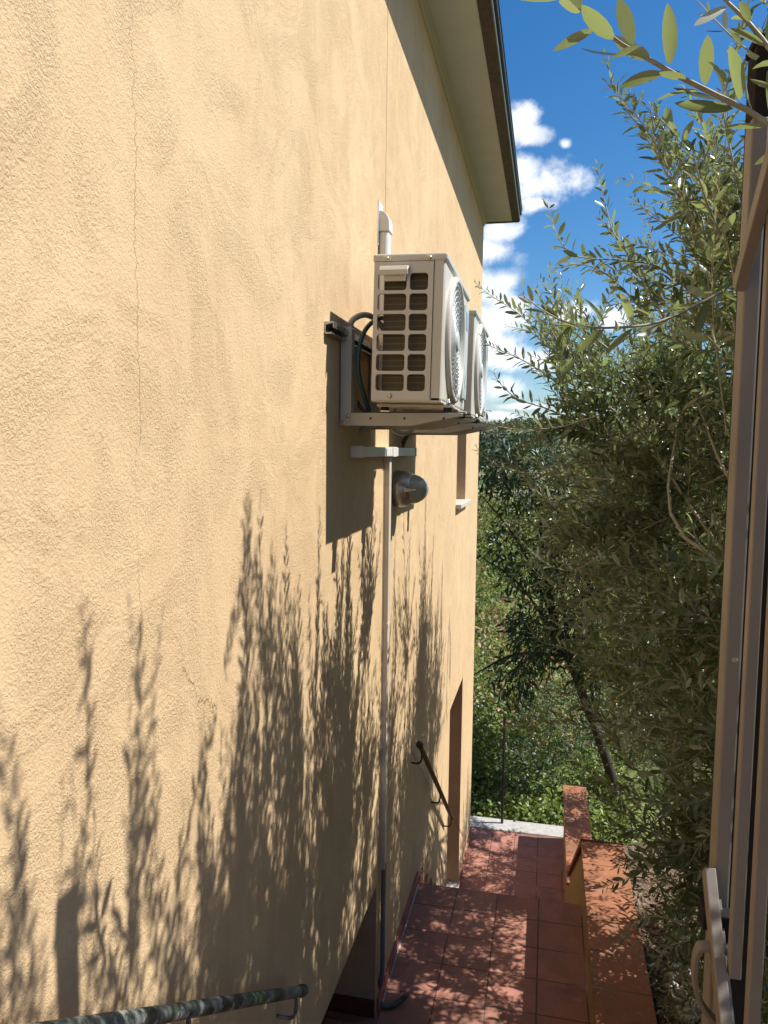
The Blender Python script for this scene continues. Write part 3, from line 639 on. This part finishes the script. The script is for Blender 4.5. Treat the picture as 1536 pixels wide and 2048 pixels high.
def shrub(name, label, cat, x, y, rx, ry, h, n, L, m, group, tpl=T_BROAD, lift=0.0):
    z = zt(x, y); e = empty(name, label, cat, (x, y, z), group); tr = Tree()
    bl = [(x+random.uniform(-.4, .4)*rx, y+random.uniform(-.3, .3)*ry, z+h*random.uniform(.35, .62)+lift, rx*random.uniform(.55, .8), ry*random.uniform(.5, .8), h*random.uniform(.35, .5)) for _ in range(4)]
    bl.append((x, y, z+h*.3+lift, rx*.9, ry*.8, h*.36))
    bushy(tr, bl, n, L, .7, 10, L*1.4)
    leaves_mesh('foliage', np.concatenate(tr.P), np.concatenate(tr.D), np.concatenate(tr.N), np.concatenate(tr.L), tpl, m, e)
    st_ = MB()
    for k in range(5):
        b = bl[k]; st_.tube(spline([(x+.04*k-.1, y, z-.1), ((x+b[0])/2, (y+b[1])/2, z+h*.25), b[:3]], 4), list(np.linspace(.022, .006, 9)), 5, False)
    st_.build('stem', M_darkbark, e); return e
G1 = 'green shrubs behind the concrete kerb'
for (x, y, rx, ry, h, lab, n) in [(-1.35, 11.3, .8, .7, 2.3, 'bright green leafy shrub against the far corner of the house', 430), (-.35, 11.7, .65, .6, 1.35, 'low leafy shrub right behind the black fence post', 330), (.75, 11.3, .7, .6, 1.3, 'bushy shrub behind the right end of the concrete kerb', 330),
                             (-1.5, 13.2, 1.0, .9, 3.3, 'tall light green shrub just behind the one by the house corner', 430), (.1, 13.6, 1.2, .8, 2.9, 'broad shaded shrub in the gap between house and olive tree', 420)]:
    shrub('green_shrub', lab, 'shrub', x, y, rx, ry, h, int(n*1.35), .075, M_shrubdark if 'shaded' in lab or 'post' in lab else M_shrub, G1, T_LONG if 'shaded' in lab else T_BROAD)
G2 = 'reddening fruit trees on the slope'
labs = ['nearest orange-tinged bush on the slope beside the house edge', 'orange-tinged bush left of the dark tree, below the mown field', 'orange-flecked bush on the slope right of the nearest one', 'rounded bush with salmon leaf tips halfway down the slope',
        'bush with salmon leaves behind the dark tree branches', 'small orange-tinged bush low on the far slope', 'green bush with few orange leaves below the field', 'farthest orange-tinged bush at the foot of the field', 'bush with yellowing top partly hidden by olive shoots', 'wide orange-tinged bush hidden mostly by the olive tree', 'distant bush just below the green field', 'distant bush at the house edge below the field', 'distant bush below the field, nearer the olive tree', 'small far bush at the left rim of the field', 'small far bush at the right rim of the field']
for k, (x, y, r_, h) in enumerate([(-2.2, 17, 1.5, 3.0), (-4.3, 30, 2.4, 4.3), (-.6, 18.5, 1.6, 3.3), (-3.0, 23, 1.8, 3.2), (-1.4, 25, 2.0, 4.0), (-6.3, 46, 3.2, 5.0), (-4.0, 40, 2.6, 4.5), (-9, 62, 4.0, 5.5), (-.9, 34, 2.6, 4.2), (2.2, 22, 2.2, 4.0), (-5.0, 70, 4.5, 7.0), (-9.5, 95, 6.0, 8.0), (-4.5, 110, 6.0, 8.5), (-11, 150, 8.0, 9.5), (-3, 165, 8, 10)]):
    shrub('fruit_tree', labs[k], 'fruit tree', x, y, r_, r_*.9, h, 430, .085+.0036*y, M_shrub if k in (6, 10, 12) else M_orange, G2)
# row of dark trees by the road and the far wood
G3 = 'dark trees standing in a row beside the far road'
for k in range(6):
    x = -30+4.2*k; y = 410; s_ = 9
    shrub('roadside_tree', ['leftmost', 'second', 'third', 'fourth', 'fifth', 'rightmost'][k]+' tree from the left in the dark row by the far road', 'tree', x, y, 3.0, 3.0, s_+random.uniform(-1, 2), 60, 1.1, M_farleaf, G3, T_BROAD, 1.0)
fw_ = Tree()
for _ in range(1100):
    y = random.uniform(620, 2350); x = random.uniform(-.22, .02)*y
    if math.sin(x*.012+2)+math.sin(y*.011)+random.uniform(-.9, .9) < -.4: continue
    c = CR([x, y, prof(y)+max(0, y-60)*.004*math.sin(x*.004+1)+3]); m = 12
    fw_.P.append(c+rng.normal(0, 1, (m, 3))*CR([4.5, 4, 2.6])); fw_.D.append(rng.normal(0, 1, (m, 3))); fw_.N.append(rng.normal(0, .6, (m, 3))+CR([0, 0, .5])); fw_.L.append(rng.uniform(3, 7, m))
struct(leaves_mesh('far_wood', np.concatenate(fw_.P), np.concatenate(fw_.D), np.concatenate(fw_.N), np.concatenate(fw_.L), T_BROAD, M_farleaf), 'stuff')
# ivy / ground cover at the kerb
gc_ = Tree()
for _ in range(1500):
    x = random.uniform(-2.4, 1.2); y = random.uniform(9.78, 11.2); m = 5
    gc_.P.append(CR([x, y, ZLL-.25+random.uniform(0, .32)*(1 if y > 9.95 else .7)])+rng.normal(0, .05, (m, 3))); gc_.D.append(rng.normal(0, 1, (m, 3))+CR([0, -.4, .1])); gc_.N.append(rng.normal(0, .4, (m, 3))+CR([0, -.2, 1])); gc_.L.append(rng.uniform(.05, .10, m))
struct(leaves_mesh('ivy', np.concatenate(gc_.P), np.concatenate(gc_.D), np.concatenate(gc_.N), np.concatenate(gc_.L), T_BROAD, M_shrub), 'stuff')
# leaf litter on the bed
li = Tree(); m = 9000
x = .59+rng.exponential(.55, m); y = rng.uniform(1.8, 9.8, m); ok = x < 2.6; x, y = x[ok], y[ok]; m = len(x)
leaves_mesh('leaf_litter', np.array([x, y, [zt(a, b)+.012 for a, b in zip(x, y)]]).T, rng.normal(0, 1, (m, 3))*CR([1, 1, .15]), rng.normal(0, .3, (m, 3))+CR([0, 0, 1]), rng.uniform(.03, .06, m), T_LOW, simple('dry_leaf_litter', (.24, .17, .11), .8, var=.5, scale=40))['kind'] = 'stuff'

# slim black fence post
fp = empty('fence_post', 'slim black post standing at the far edge of the concrete kerb', 'post', tuple(atz(1004, 1648, ZLL)))
b0 = atz(1004, 1646, ZLL+.012); Y0 = b0[1]
MB().tube([b0, at(1009, 1440, Y0+.0)*CR([1, 1, 1])], .018, 10).build('pole', M_black, fp)
MB().tube([at(1009, 1441, Y0), at(1009.3, 1432, Y0)], .023, 10).build('cap', M_black, fp)

# ------------------------------------------------------------------ air conditioners
def rrect(x0, x1, z0, z1, r, n=4):
    out = []
    for cx, cz, a0 in ((x1-r, z1-r, 0), (x0+r, z1-r, 90), (x0+r, z0+r, 180), (x1-r, z0+r, 270)):
        for k in range(n+1): a = R(a0+90*k/n); out.append((cx+r*math.cos(a), cz+r*math.sin(a)))
    return out
def holed_panel(mb, xb, zb, y, th, r=.013, margin=.0060):   # panel in the XZ plane with rounded openings in chosen cells
    for i in range(len(xb)-1):
        for j in range(len(zb)-1):
            x0, x1, z0, z1 = xb[i], xb[i+1], zb[j], zb[j+1]
            inn = rrect(x0+margin, x1-margin, z0+margin, z1-margin, r); n = len(inn)
            corner = [(x1, z1), (x0, z1), (x0, z0), (x1, z0)]
            vs = [(q[0], y, q[1]) for q in inn]+[(q[0], y, q[1]) for q in corner]+[(q[0], y+th, q[1]) for q in inn]
            fs = []
            for c in range(4):
                s0 = c*5
                for k in range(4): fs.append((s0+k, s0+k+1, n+c))
                fs.append(((s0+4), (s0+5) % n, n+(c+1) % 4, n+c))
            for k in range(n): fs.append((k, n+4+k, n+4+(k+1) % n, (k+1) % n))
            mb.add(vs, fs)
def air_conditioner(Y0, label):
    XB, XF = -.690, -.414; ZB, Z1 = .195, .735; YE = Y0+.80
    e = empty('air_conditioner', label, 'air conditioner', (-.55, Y0+.4, ZB), 'air conditioner outdoor units on the wall')
    # casing: front shell, far side, base and rear corner posts; the rear stays open
    cs = MB()
    cs.prism([(XF-.042, Y0), (XF-.006, Y0), (XF, Y0+.008), (XF, YE), (XB, YE), (XB, YE-.25), (XB+.004, YE-.25), (XB+.004, YE-.005), (XF-.006, YE-.005), (XF-.006, Y0+.012), (XF-.042, Y0+.008)], 2, ZB, Z1)
    cs.box(XB, XF, Y0, YE, ZB-.006, ZB+.012)
    cs.box(XB, XB+.012, Y0+.0, Y0+.014, ZB, Z1)
    cs.build('casing', M_ac, e, .002)
    MB().box(XB+.02, XF-.001, Y0+.30, Y0+.302, ZB+.02, Z1-.02).build('partition', M_ac, e)
    tp = MB().box(XB-.006, XF+.010, Y0-.006, YE+.006, Z1-.012, Z1+.018).build('top_cover', M_ac, e, .009, 3)
    for x in (XB+.05, XF-.06):
        MB().lathe([(0, .0), (0, .008), (-.004, .008), (-.006, .003), (-.006, 0)], (x, Y0-.006, Z1-.001), (0, 1, 0), 12).build('screw', M_screw, tp)
        MB().box(x-.016, x+.016, Y0-.009, Y0-.0055, Z1-.011, Z1+.008).build('screw_tab', M_ac, tp, .003)
    # side panel
    sp = MB(); pb_y = Y0-.004; xs_ = [XB+.010, XB+.135, XF-.058]; zs_ = [ZB+.032+.078*k for k in range(7)]
    zs_ = list(np.linspace(ZB+.030, Z1-.050, 7)); holed_panel(sp, xs_, zs_, pb_y, .012)
    sp.box(XB, xs_[0], pb_y, pb_y+.012, ZB+.0, Z1-.013).box(xs_[-1], XF-.044, pb_y, pb_y+.012, ZB+.0, Z1-.013)
    sp.box(xs_[0], xs_[-1], pb_y, pb_y+.012, ZB+.0, zs_[0]).box(xs_[0], xs_[-1], pb_y, pb_y+.012, zs_[-1], Z1-.013)
    sp = sp.build('side_grille', M_ac, e)
    hd = MB().prism([(Y0-.004, Z1-.028), (Y0-.030, Z1-.034), (Y0-.038, Z1-.050), (Y0-.036, Z1-.068), (Y0-.030, Z1-.070), (Y0-.029, Z1-.052), (Y0-.022, Z1-.044), (Y0-.004, Z1-.041)], 0, XB+.026, XB+.138)
    hd.prism([(Y0-.006, Z1-.042), (Y0-.022, Z1-.046), (Y0-.016, Z1-.088), (Y0-.006, Z1-.088)], 0, XB+.040, XB+.128).build('handle', M_ac, e, .004, 3)
    MB().lathe([(0, 0), (0, .009), (-.003, .009), (-.005, .004), (-.005, 0)], (XB+.075, Y0-.004, ZB+.016), (0, 1, 0), 14).build('screw', M_screw, e)
    MB().box(XB+.034, XB+.060, Y0+.03, YE-.26, ZB+.02, Z1-.02).box(XB+.034, XF-.03, Y0+.028, Y0+.050, ZB+.02, Z1-.02).build('coil', M_coil, e)
    # front: fan ring with concentric guard
    fy, fz, fr = Y0+.315, (ZB+Z1)/2, .262
    ring = MB().lathe([(0, fr), (.010, fr), (.019, fr-.006), (.022, fr-.018), (.018, fr-.028), (.004, fr-.032), (0, fr-.032)], (XF, fy, fz), (1, 0, 0), 64).build('fan_ring', M_ac, e)
    gd = MB()
    for k in range(9):
        rr = .045+.0228*k; wd = .0021; gd.lathe([(.010, rr-wd), (.016, rr-wd*.6), (.016, rr+wd*.6), (.010, rr+wd)], (XF, fy, fz), (1, 0, 0), 56)
    for k in range(40):
        a = 2*math.pi*k/40; gd.tube([(XF+.013-.003*0, fy+q*math.cos(a+(q-.04)*1.4), fz+q*math.sin(a+(q-.04)*1.4)) for q in (.04, .09, .14, .19, .232)], .0016, 4, False)
    gd.lathe([(.010, .045), (.020, .040), (.023, .028), (.024, .0)], (XF, fy, fz), (1, 0, 0), 32)
    gd.build('fan_guard', M_acfront, ring)
    MB().lathe([(.001, .0), (.001, fr-.03)], (XF+.001, fy, fz), (1, 0, 0), 48, False).build('fan_shade_disc', simple('fan_shadow_grey', (.10, .10, .09), .6), ring)  # flat grey disc painted as the shade inside the fan opening
    MB().box(XF, XF+.014, Y0+.60, Y0+.74, ZB+.05, Z1-.06).build('front_panel', M_acfront, e, .006, 3)
    MB().box(XF+.0145, XF+.0155, Y0+.63, Y0+.70, Z1-.17, Z1-.09).build('badge', simple('blue_badge', (.25, .42, .55), .4), e)
    for yy in (Y0+.12, Y0+.60): MB().box(XB+.00, XF+.035, yy-.02, yy+.025, ZB-.020, ZB-.008).build('foot_rail', M_ac, e, .003)
    for yy in (Y0+.12, Y0+.60):
        for x in (XB+.03, XF+.012): MB().lathe([(0, .0), (0, .017), (.014, .017), (.014, 0)], (x, yy, ZB-.0345), (0, 0, 1), 14).build('rubber_foot', M_black, e)
    for x in (XB+.03, XF+.016): MB().lathe([(0, 0), (0, .008), (.012, .008), (.012, .004), (.022, .004), (.022, 0)], (x, Y0+.10, ZB-.008), (0, 0, 1), 8).build('bolt', M_zinc, e)
    e.rotation_euler = (0, R(.9), 0)
    return e
air_conditioner(2.885, 'nearer cream air conditioner unit on wall brackets, its slotted side facing the viewer')
air_conditioner(4.05, 'farther cream air conditioner unit on wall brackets, partly hidden behind the nearer one')

def bracket(Y0, label, ups):
    e = empty('wall_bracket', label, 'bracket', (WX, Y0, .1), 'steel brackets under the air conditioners')
    rail = MB().prism([(WX+.0, .440), (WX+.030, .440), (WX+.030, .446), (WX+.006, .446), (WX+.006, .474), (WX+.034, .480), (WX+.034, .462), (WX+.038, .462), (WX+.038, .486), (WX+.0, .486)], 1, Y0, Y0+.86).build('rail', M_zinc, e, .0008)
    for k in range(5): MB().lathe([(0, 0), (0, .009), (.008, .009), (.009, .004), (.012, .004), (.012, 0)], (WX+.004, Y0+.07+.18*k, .460), (1, 0, 0), 6, False).build('rail_bolt', M_zinc, rail)
    for yy in ups:
        u_ = MB().box(WX+.006, WX+.052, yy, yy+.004, .100, .500).box(WX+.048, WX+.052, yy+.004, yy+.045, .100, .492).box(WX+.006, WX+.052, yy+.045, yy+.049, .100, .500)
        u_.build('upright', M_brk, e, .0012)
        arm = MB(); ya, yb = yy-.0035, yy+.0525
        prof_ = [(WX+.051, .100), (WX+.051, .152), (-.345, .152), (-.345, .140), (-.55, .100)]
        arm.prism(prof_, 1, ya, ya+.0035).prism(prof_, 1, yb-.0035, yb); arm.box(WX+.051, -.345, ya+.0035, yb-.0035, .1485, .152)
        a_ = arm.build('arm', M_brk, e, .001)
        for x in (WX+.135, WX+.275, -.415): MB().lathe([(0, 0), (0, .0045), (-.0012, .0045), (-.0012, 0)], (x, ya, .130), (0, 1, 0), 10).build('slot', M_dark, a_)
        for x, z in ((WX+.040, .140), (WX+.022, .112)): MB().lathe([(0, 0), (0, .0085), (-.005, .0085), (-.006, .004), (-.006, 0)], (x, yy, z), (0, 1, 0), 12).build('bolt', M_screw, a_)
        MB().box(-.700, -.36, ya+.004, yb-.004, .1525, .158).build('rubber_strip', M_black, a_)
    return e
bracket(2.775, 'nearer steel wall bracket carrying the first air conditioner, zinc rail end sticking out', (2.985, 3.49))
bracket(3.95, 'farther steel wall bracket carrying the second air conditioner', (4.13, 4.64))

# hoses
def hose(name, label, pts, r, m, group='hoses of the air conditioners'):
    return tag(MB().tube(spline(pts, 9), r, 14).build(name, m), label, 'hose', group)
hose('insulated_hose', 'thick grey insulated hose arching above the nearer bracket', [at(699, 700, 3.1), at(701, 650, 3.08), at(714, 634, 3.1), at(733, 630, 3.15), at(752, 640, 3.22), at(772, 668, 3.3), at(785, 720, 3.35)], .0125, M_hoseg)
hose('rubber_hose', 'dark teal hose curving down behind the nearer air conditioner', [at(790, 655, 3.25), at(770, 637, 3.15), at(748, 642, 3.06), at(728, 665, 3.0), at(717, 705, 2.97), at(717, 745, 2.97), at(726, 785, 3.0), at(738, 822, 3.05)], .0095, M_hoset)
hose('drain_hose', 'thin dark hose hanging behind the upright of the nearer bracket', [at(704, 760, 3.3), at(708, 790, 3.3), at(722, 815, 3.3), at(740, 830, 3.3)], .009, M_hosed)
hose('insulated_hose', 'grey hose dropping from the nearer bracket into the left end of the horizontal trunking', [at(770, 838, 3.35), at(748, 848, 3.35), at(724, 860, 3.34), at(711, 880, 3.33), at(709, 905, 3.33)], .0125, M_hoseg)
hose('insulated_hose', 'pale grey hose loop hanging just under the bracket arms', [at(778, 832, 3.6), at(786, 856, 3.6), at(800, 866, 3.62), at(818, 864, 3.65), at(828, 850, 3.7), at(830, 832, 3.7)], .012, M_hoseg)
hose('drain_hose', 'green grey hose entering the right end of the horizontal trunking', [at(832, 850, 4.25), at(816, 870, 4.3), at(806, 888, 4.35), at(803, 905, 4.35)], .013, M_hosed)
hose('wire', 'thin dark wire hanging above the middle of the horizontal trunking', [at(748, 840, 3.7), at(756, 870, 3.8), at(764, 900, 3.88)], .0028, M_black)

# trunking
ht = empty('horizontal_trunking', 'short horizontal pale trunking strip on the wall below the brackets', 'cable trunking', (WX, 3.85, 0), 'white trunking on the wall')
MB().box(WX, WX+.052, 3.205, 4.50, -.030, .016).build('cover', M_white, ht, .003)
for y in (3.17, 4.50): MB().box(WX, WX+.056, y, y+.036, -.033, .019).build('end_cap', M_white, ht, .003)
MB().box(WX, WX+.056, 3.83, 3.94, -.033, .019).build('tee_joint', M_white, ht, .003)
vt = empty('vertical_trunking', 'long thin white trunking running down the middle of the wall', 'cable trunking', (WX, 3.88, -1.2), 'white trunking on the wall')
MB().box(WX, WX+.032, 3.855, 3.905, -2.30, -.034).build('cover', M_trunk, vt, .002)
MB().box(WX, WX+.006, 3.850, 3.910, -2.30, -.034).build('base', M_trunk, vt)
for z in (-.95, -1.85): MB().box(WX, WX+.034, 3.853, 3.907, z, z+.03).build('joint_clip', M_trunk, vt, .002)
dc = empty('pipe_duct', 'white pipe duct with curved elbow cap rising above the nearer air conditioner', 'duct', (WX, 3.7, .8), 'white trunking on the wall')
DY0, DY1 = 3.665, 3.745
MB().box(WX, WX+.052, DY0, DY1, .30, 1.075).build('cover', M_white, dc, .022, 5)
el_ = [(WX+.055, 1.07)]+[(WX+.006+.049*math.cos(R(a)), 1.105+.062*math.sin(R(a))) for a in range(0, 91, 10)]+[(WX, 1.170), (WX, 1.215), (WX-.006, 1.215), (WX-.006, 1.07)]
elb = MB().prism(el_, 1, DY0-.003, DY1+.003).build('elbow', M_white, dc, .020, 5)
MB().prism([(WX+.0, 1.00), (WX+.004, 1.00), (WX+.004, 1.215), (WX+.0, 1.215)], 1, DY0-.012, DY1+.012).build('wall_flange', M_white, dc, .002)

# corrugated conduit down to the landing
cp = [(WX+.022, 3.88, -2.27), (WX+.022, 3.875, -2.6), (WX+.022, 3.865, -2.92), atz(752, 1985, -3.09), atz(762, 2008, -3.10), atz(782, 2012, -3.105), atz(803, 2000, -3.09), atz(815, 1988, -3.07)]
cp = spline(cp, 60); rr_ = [.0135+.0022*math.sin(i*2.4) for i in range(len(cp))]
cc_ = empty('corrugated_conduit', 'dark grey corrugated conduit hanging from the trunking and curling out on the tiled landing', 'conduit', (WX, 3.88, -3.1))
MB().tube(cp[:-22], rr_[:-22], 14).build('hose', simple('dark_conduit', (.21, .215, .22), .45), cc_)
MB().tube(cp[-22:], [x*.97 for x in rr_[-22:]], 14).build('worn_end', simple('pale_conduit_end', (.45, .44, .42), .5), cc_)

# wall lamp
lc = CR([WX, 4.16, -.215]); lmp = empty('wall_lamp', 'round silver bulkhead lamp with domed glass on the wall below the air conditioners', 'wall lamp', tuple(lc))
MB().lathe([(0, .098), (.010, .104), (.040, .104), (.075, .098), (.095, .090), (.098, .080)], lc, (1, 0, 0), 48).build('housing', M_lampmetal, lmp)
MB().lathe([(.094, .086), (.115, .083), (.140, .074), (.165, .057), (.182, .035), (.190, .012), (.191, 0)], lc, (1, 0, 0), 48).build('glass_dome', M_glass, lmp)
MB().lathe([(.060, .0), (.061, .075), (.066, .078)], lc, (1, 0, 0), 40).build('reflector', M_white, lmp)
MB().prism([(lc[0]+.070, lc[2]+.016), (lc[0]+.135, lc[2]+.002), (lc[0]+.135, lc[2]-.004), (lc[0]+.070, lc[2]-.016)], 1, lc[1]-.112, lc[1]-.085).build('visor_fin', M_lampmetal, lmp, .003)

# ------------------------------------------------------------------ handrails
HX = WX+.07
def handrail(label, a, b, r, m, brs, ball):
    e = empty('handrail', label, 'handrail', tuple(b), 'handrails fixed to the house wall')
    a = CR(a); b = CR(b); d = unit(b-a)
    MB().tube([a+(b-a)*k/20 for k in range(21)], r, 20).build('rail', m, e)
    if ball: MB().lathe([(-.02, 0), (-.018, r*1.1), (-.005, r*1.45), (.006, r*1.35), (.014, r*.8), (.016, 0)], a, -d, 20).build('end_cap', m, e)
    MB().lathe([(-.03, r*1.0), (-.028, r*1.14), (.004, r*1.14), (.006, r*.85), (-.004, r*.7), (-.004, 0)], b, d, 20).build('end_cap', m, e)
    for t in brs:
        p = a+(b-a)*t; q = [p+CR([0, 0, -r*.5]), p+CR([0, 0, -.055]), p+CR([-.006, 0, -.085]), p+CR([-.022, 0, -.098]), p+CR([-.045, 0, -.100]), CR([WX+.001, p[1], p[2]-.098])]
        MB().tube(spline(q, 5), .0065, 8).build('bracket', m, e)
    return e
ha, hb_ = atx(333, 2027, HX), atx(606, 1981, HX); sl = (hb_[2]-ha[2])/(hb_[1]-ha[1])
handrail('weathered handrail with peeling grey green paint at the bottom left of the wall', (HX, .25, ha[2]+(.25-ha[1])*sl), tuple(hb_), .0180, M_rail1, (.22, .60, .965), False)
handrail('dark brown handrail beside the lower stairs and the far doorway', (HX, 4.74, -1.93), (HX, 6.62, -3.36), .0175, M_rail2, (.05, .56, .97), True)

# ------------------------------------------------------------------ gate
ga = empty('metal_gate', 'open taupe metal gate leaf with vertical bars and bow handle at the right edge', 'gate', (.235, 1.05, -1.55))
GX = .2350
MB().box(GX, GX+.020, 1.046, 1.082, -1.6, .42).build('stile', M_gate, ga, .0025)
MB().box(GX+.0, GX+.024, .14, .17, -1.6, .70).build('stile', M_gate, ga, .0025)
for k in range(9):
    y = .955-.085*k
    MB().box(GX+.003, GX+.017, y, y+.016, -.565-(1.052-y-.016)*1.06, .215+(1.055-y-.016)*.864).build('bar', M_gate, ga, .0015)
def slat(p, q, wd, name='brace'):
    p = CR(p); q = CR(q); d = unit(q-p); n = np.cross(d, [1, 0, 0]); n = unit(n)*wd/2; x = CR([1, 0, 0])*.007
    vs = [p-n-x, p+n-x, p+n+x, p-n+x, q-n-x, q+n-x, q+n+x, q-n+x]
    MB().add(vs, [(0, 1, 2, 3), (4, 7, 6, 5), (0, 4, 5, 1), (1, 5, 6, 2), (2, 6, 7, 3), (3, 7, 4, 0)]).build(name, M_gate, ga, .0015)
slat((GX-.004, 1.055, .215), (GX-.004, .17, .98), .022)
slat((GX-.006, 1.052, -.565), (GX-.006, .17, -1.50), .026)
MB().prism([(1.045, -.60), (.172, -1.51), (1.045, -1.51)], 0, GX+.006, GX+.010).build('kick_panel', M_gate, ga)
MB().box(GX+.002, GX+.018, .17, 1.046, -1.56, -1.51).build('bottom_rail', M_gate, ga, .002)
MB().box(GX-.012, GX-.001, 1.040, 1.075, -.645, -.615).box(GX-.001, GX+.022, 1.02, 1.045, -.650, -.610).build('latch', M_gatedark, ga, .002)
hz = [(.012, -.640), (-.020, -.640), (-.0275, -.648), (-.030, -.672), (-.027, -.700), (-.018, -.722), (-.004, -.738), (.006, -.742)]
hb = MB(); pts = spline([(GX+x, 0, z+.002) for x, z in hz], 5); m_ = len(pts)
vs = []
for i, p in enumerate(pts):
    d = unit(pts[min(i+1, m_-1)]-pts[max(i-1, 0)]); n = np.cross(d, [0, 1, 0])*.0032
    for sgn, yy in ((1, .985), (1, 1.003), (-1, 1.003), (-1, .985)): vs.append((p[0]+sgn*n[0], yy, p[2]+sgn*n[2]))
fs = [(i*4+k, i*4+(k+1) % 4, (i+1)*4+(k+1) % 4, (i+1)*4+k) for i in range(m_-1) for k in range(4)]+[(0, 3, 2, 1), tuple((m_-1)*4+k for k in range(4))]
hb.add(vs, fs).build('handle', M_gate, ga, .0012)
MB().lathe([(0, 0), (0, .0045), (-.0006, .0035), (-.0006, 0)], (GX+.012, 1.046, -.27), (0, 1, 0), 7).build('paint_chip', simple('bare_primer', (.34, .31, .27), .7), ga)
gp = empty('gate_post', 'dark square gate post standing behind the open gate leaf', 'gate post', (.334, 1.37, -1.8))
MB().box(.304, .364, 1.345, 1.405, -2.7, .655).build('post', M_gatedark, gp, .003)
MB().box(.300, .368, 1.341, 1.409, .6555, .668).build('cap', M_gatedark, gp, .003)
MB().lathe([(0, 0), (0, .007), (.003, .007), (.003, 0)], (.328, 1.342, .50), (0, 1, 0), 12).build('bolt_hole', M_black, gp)
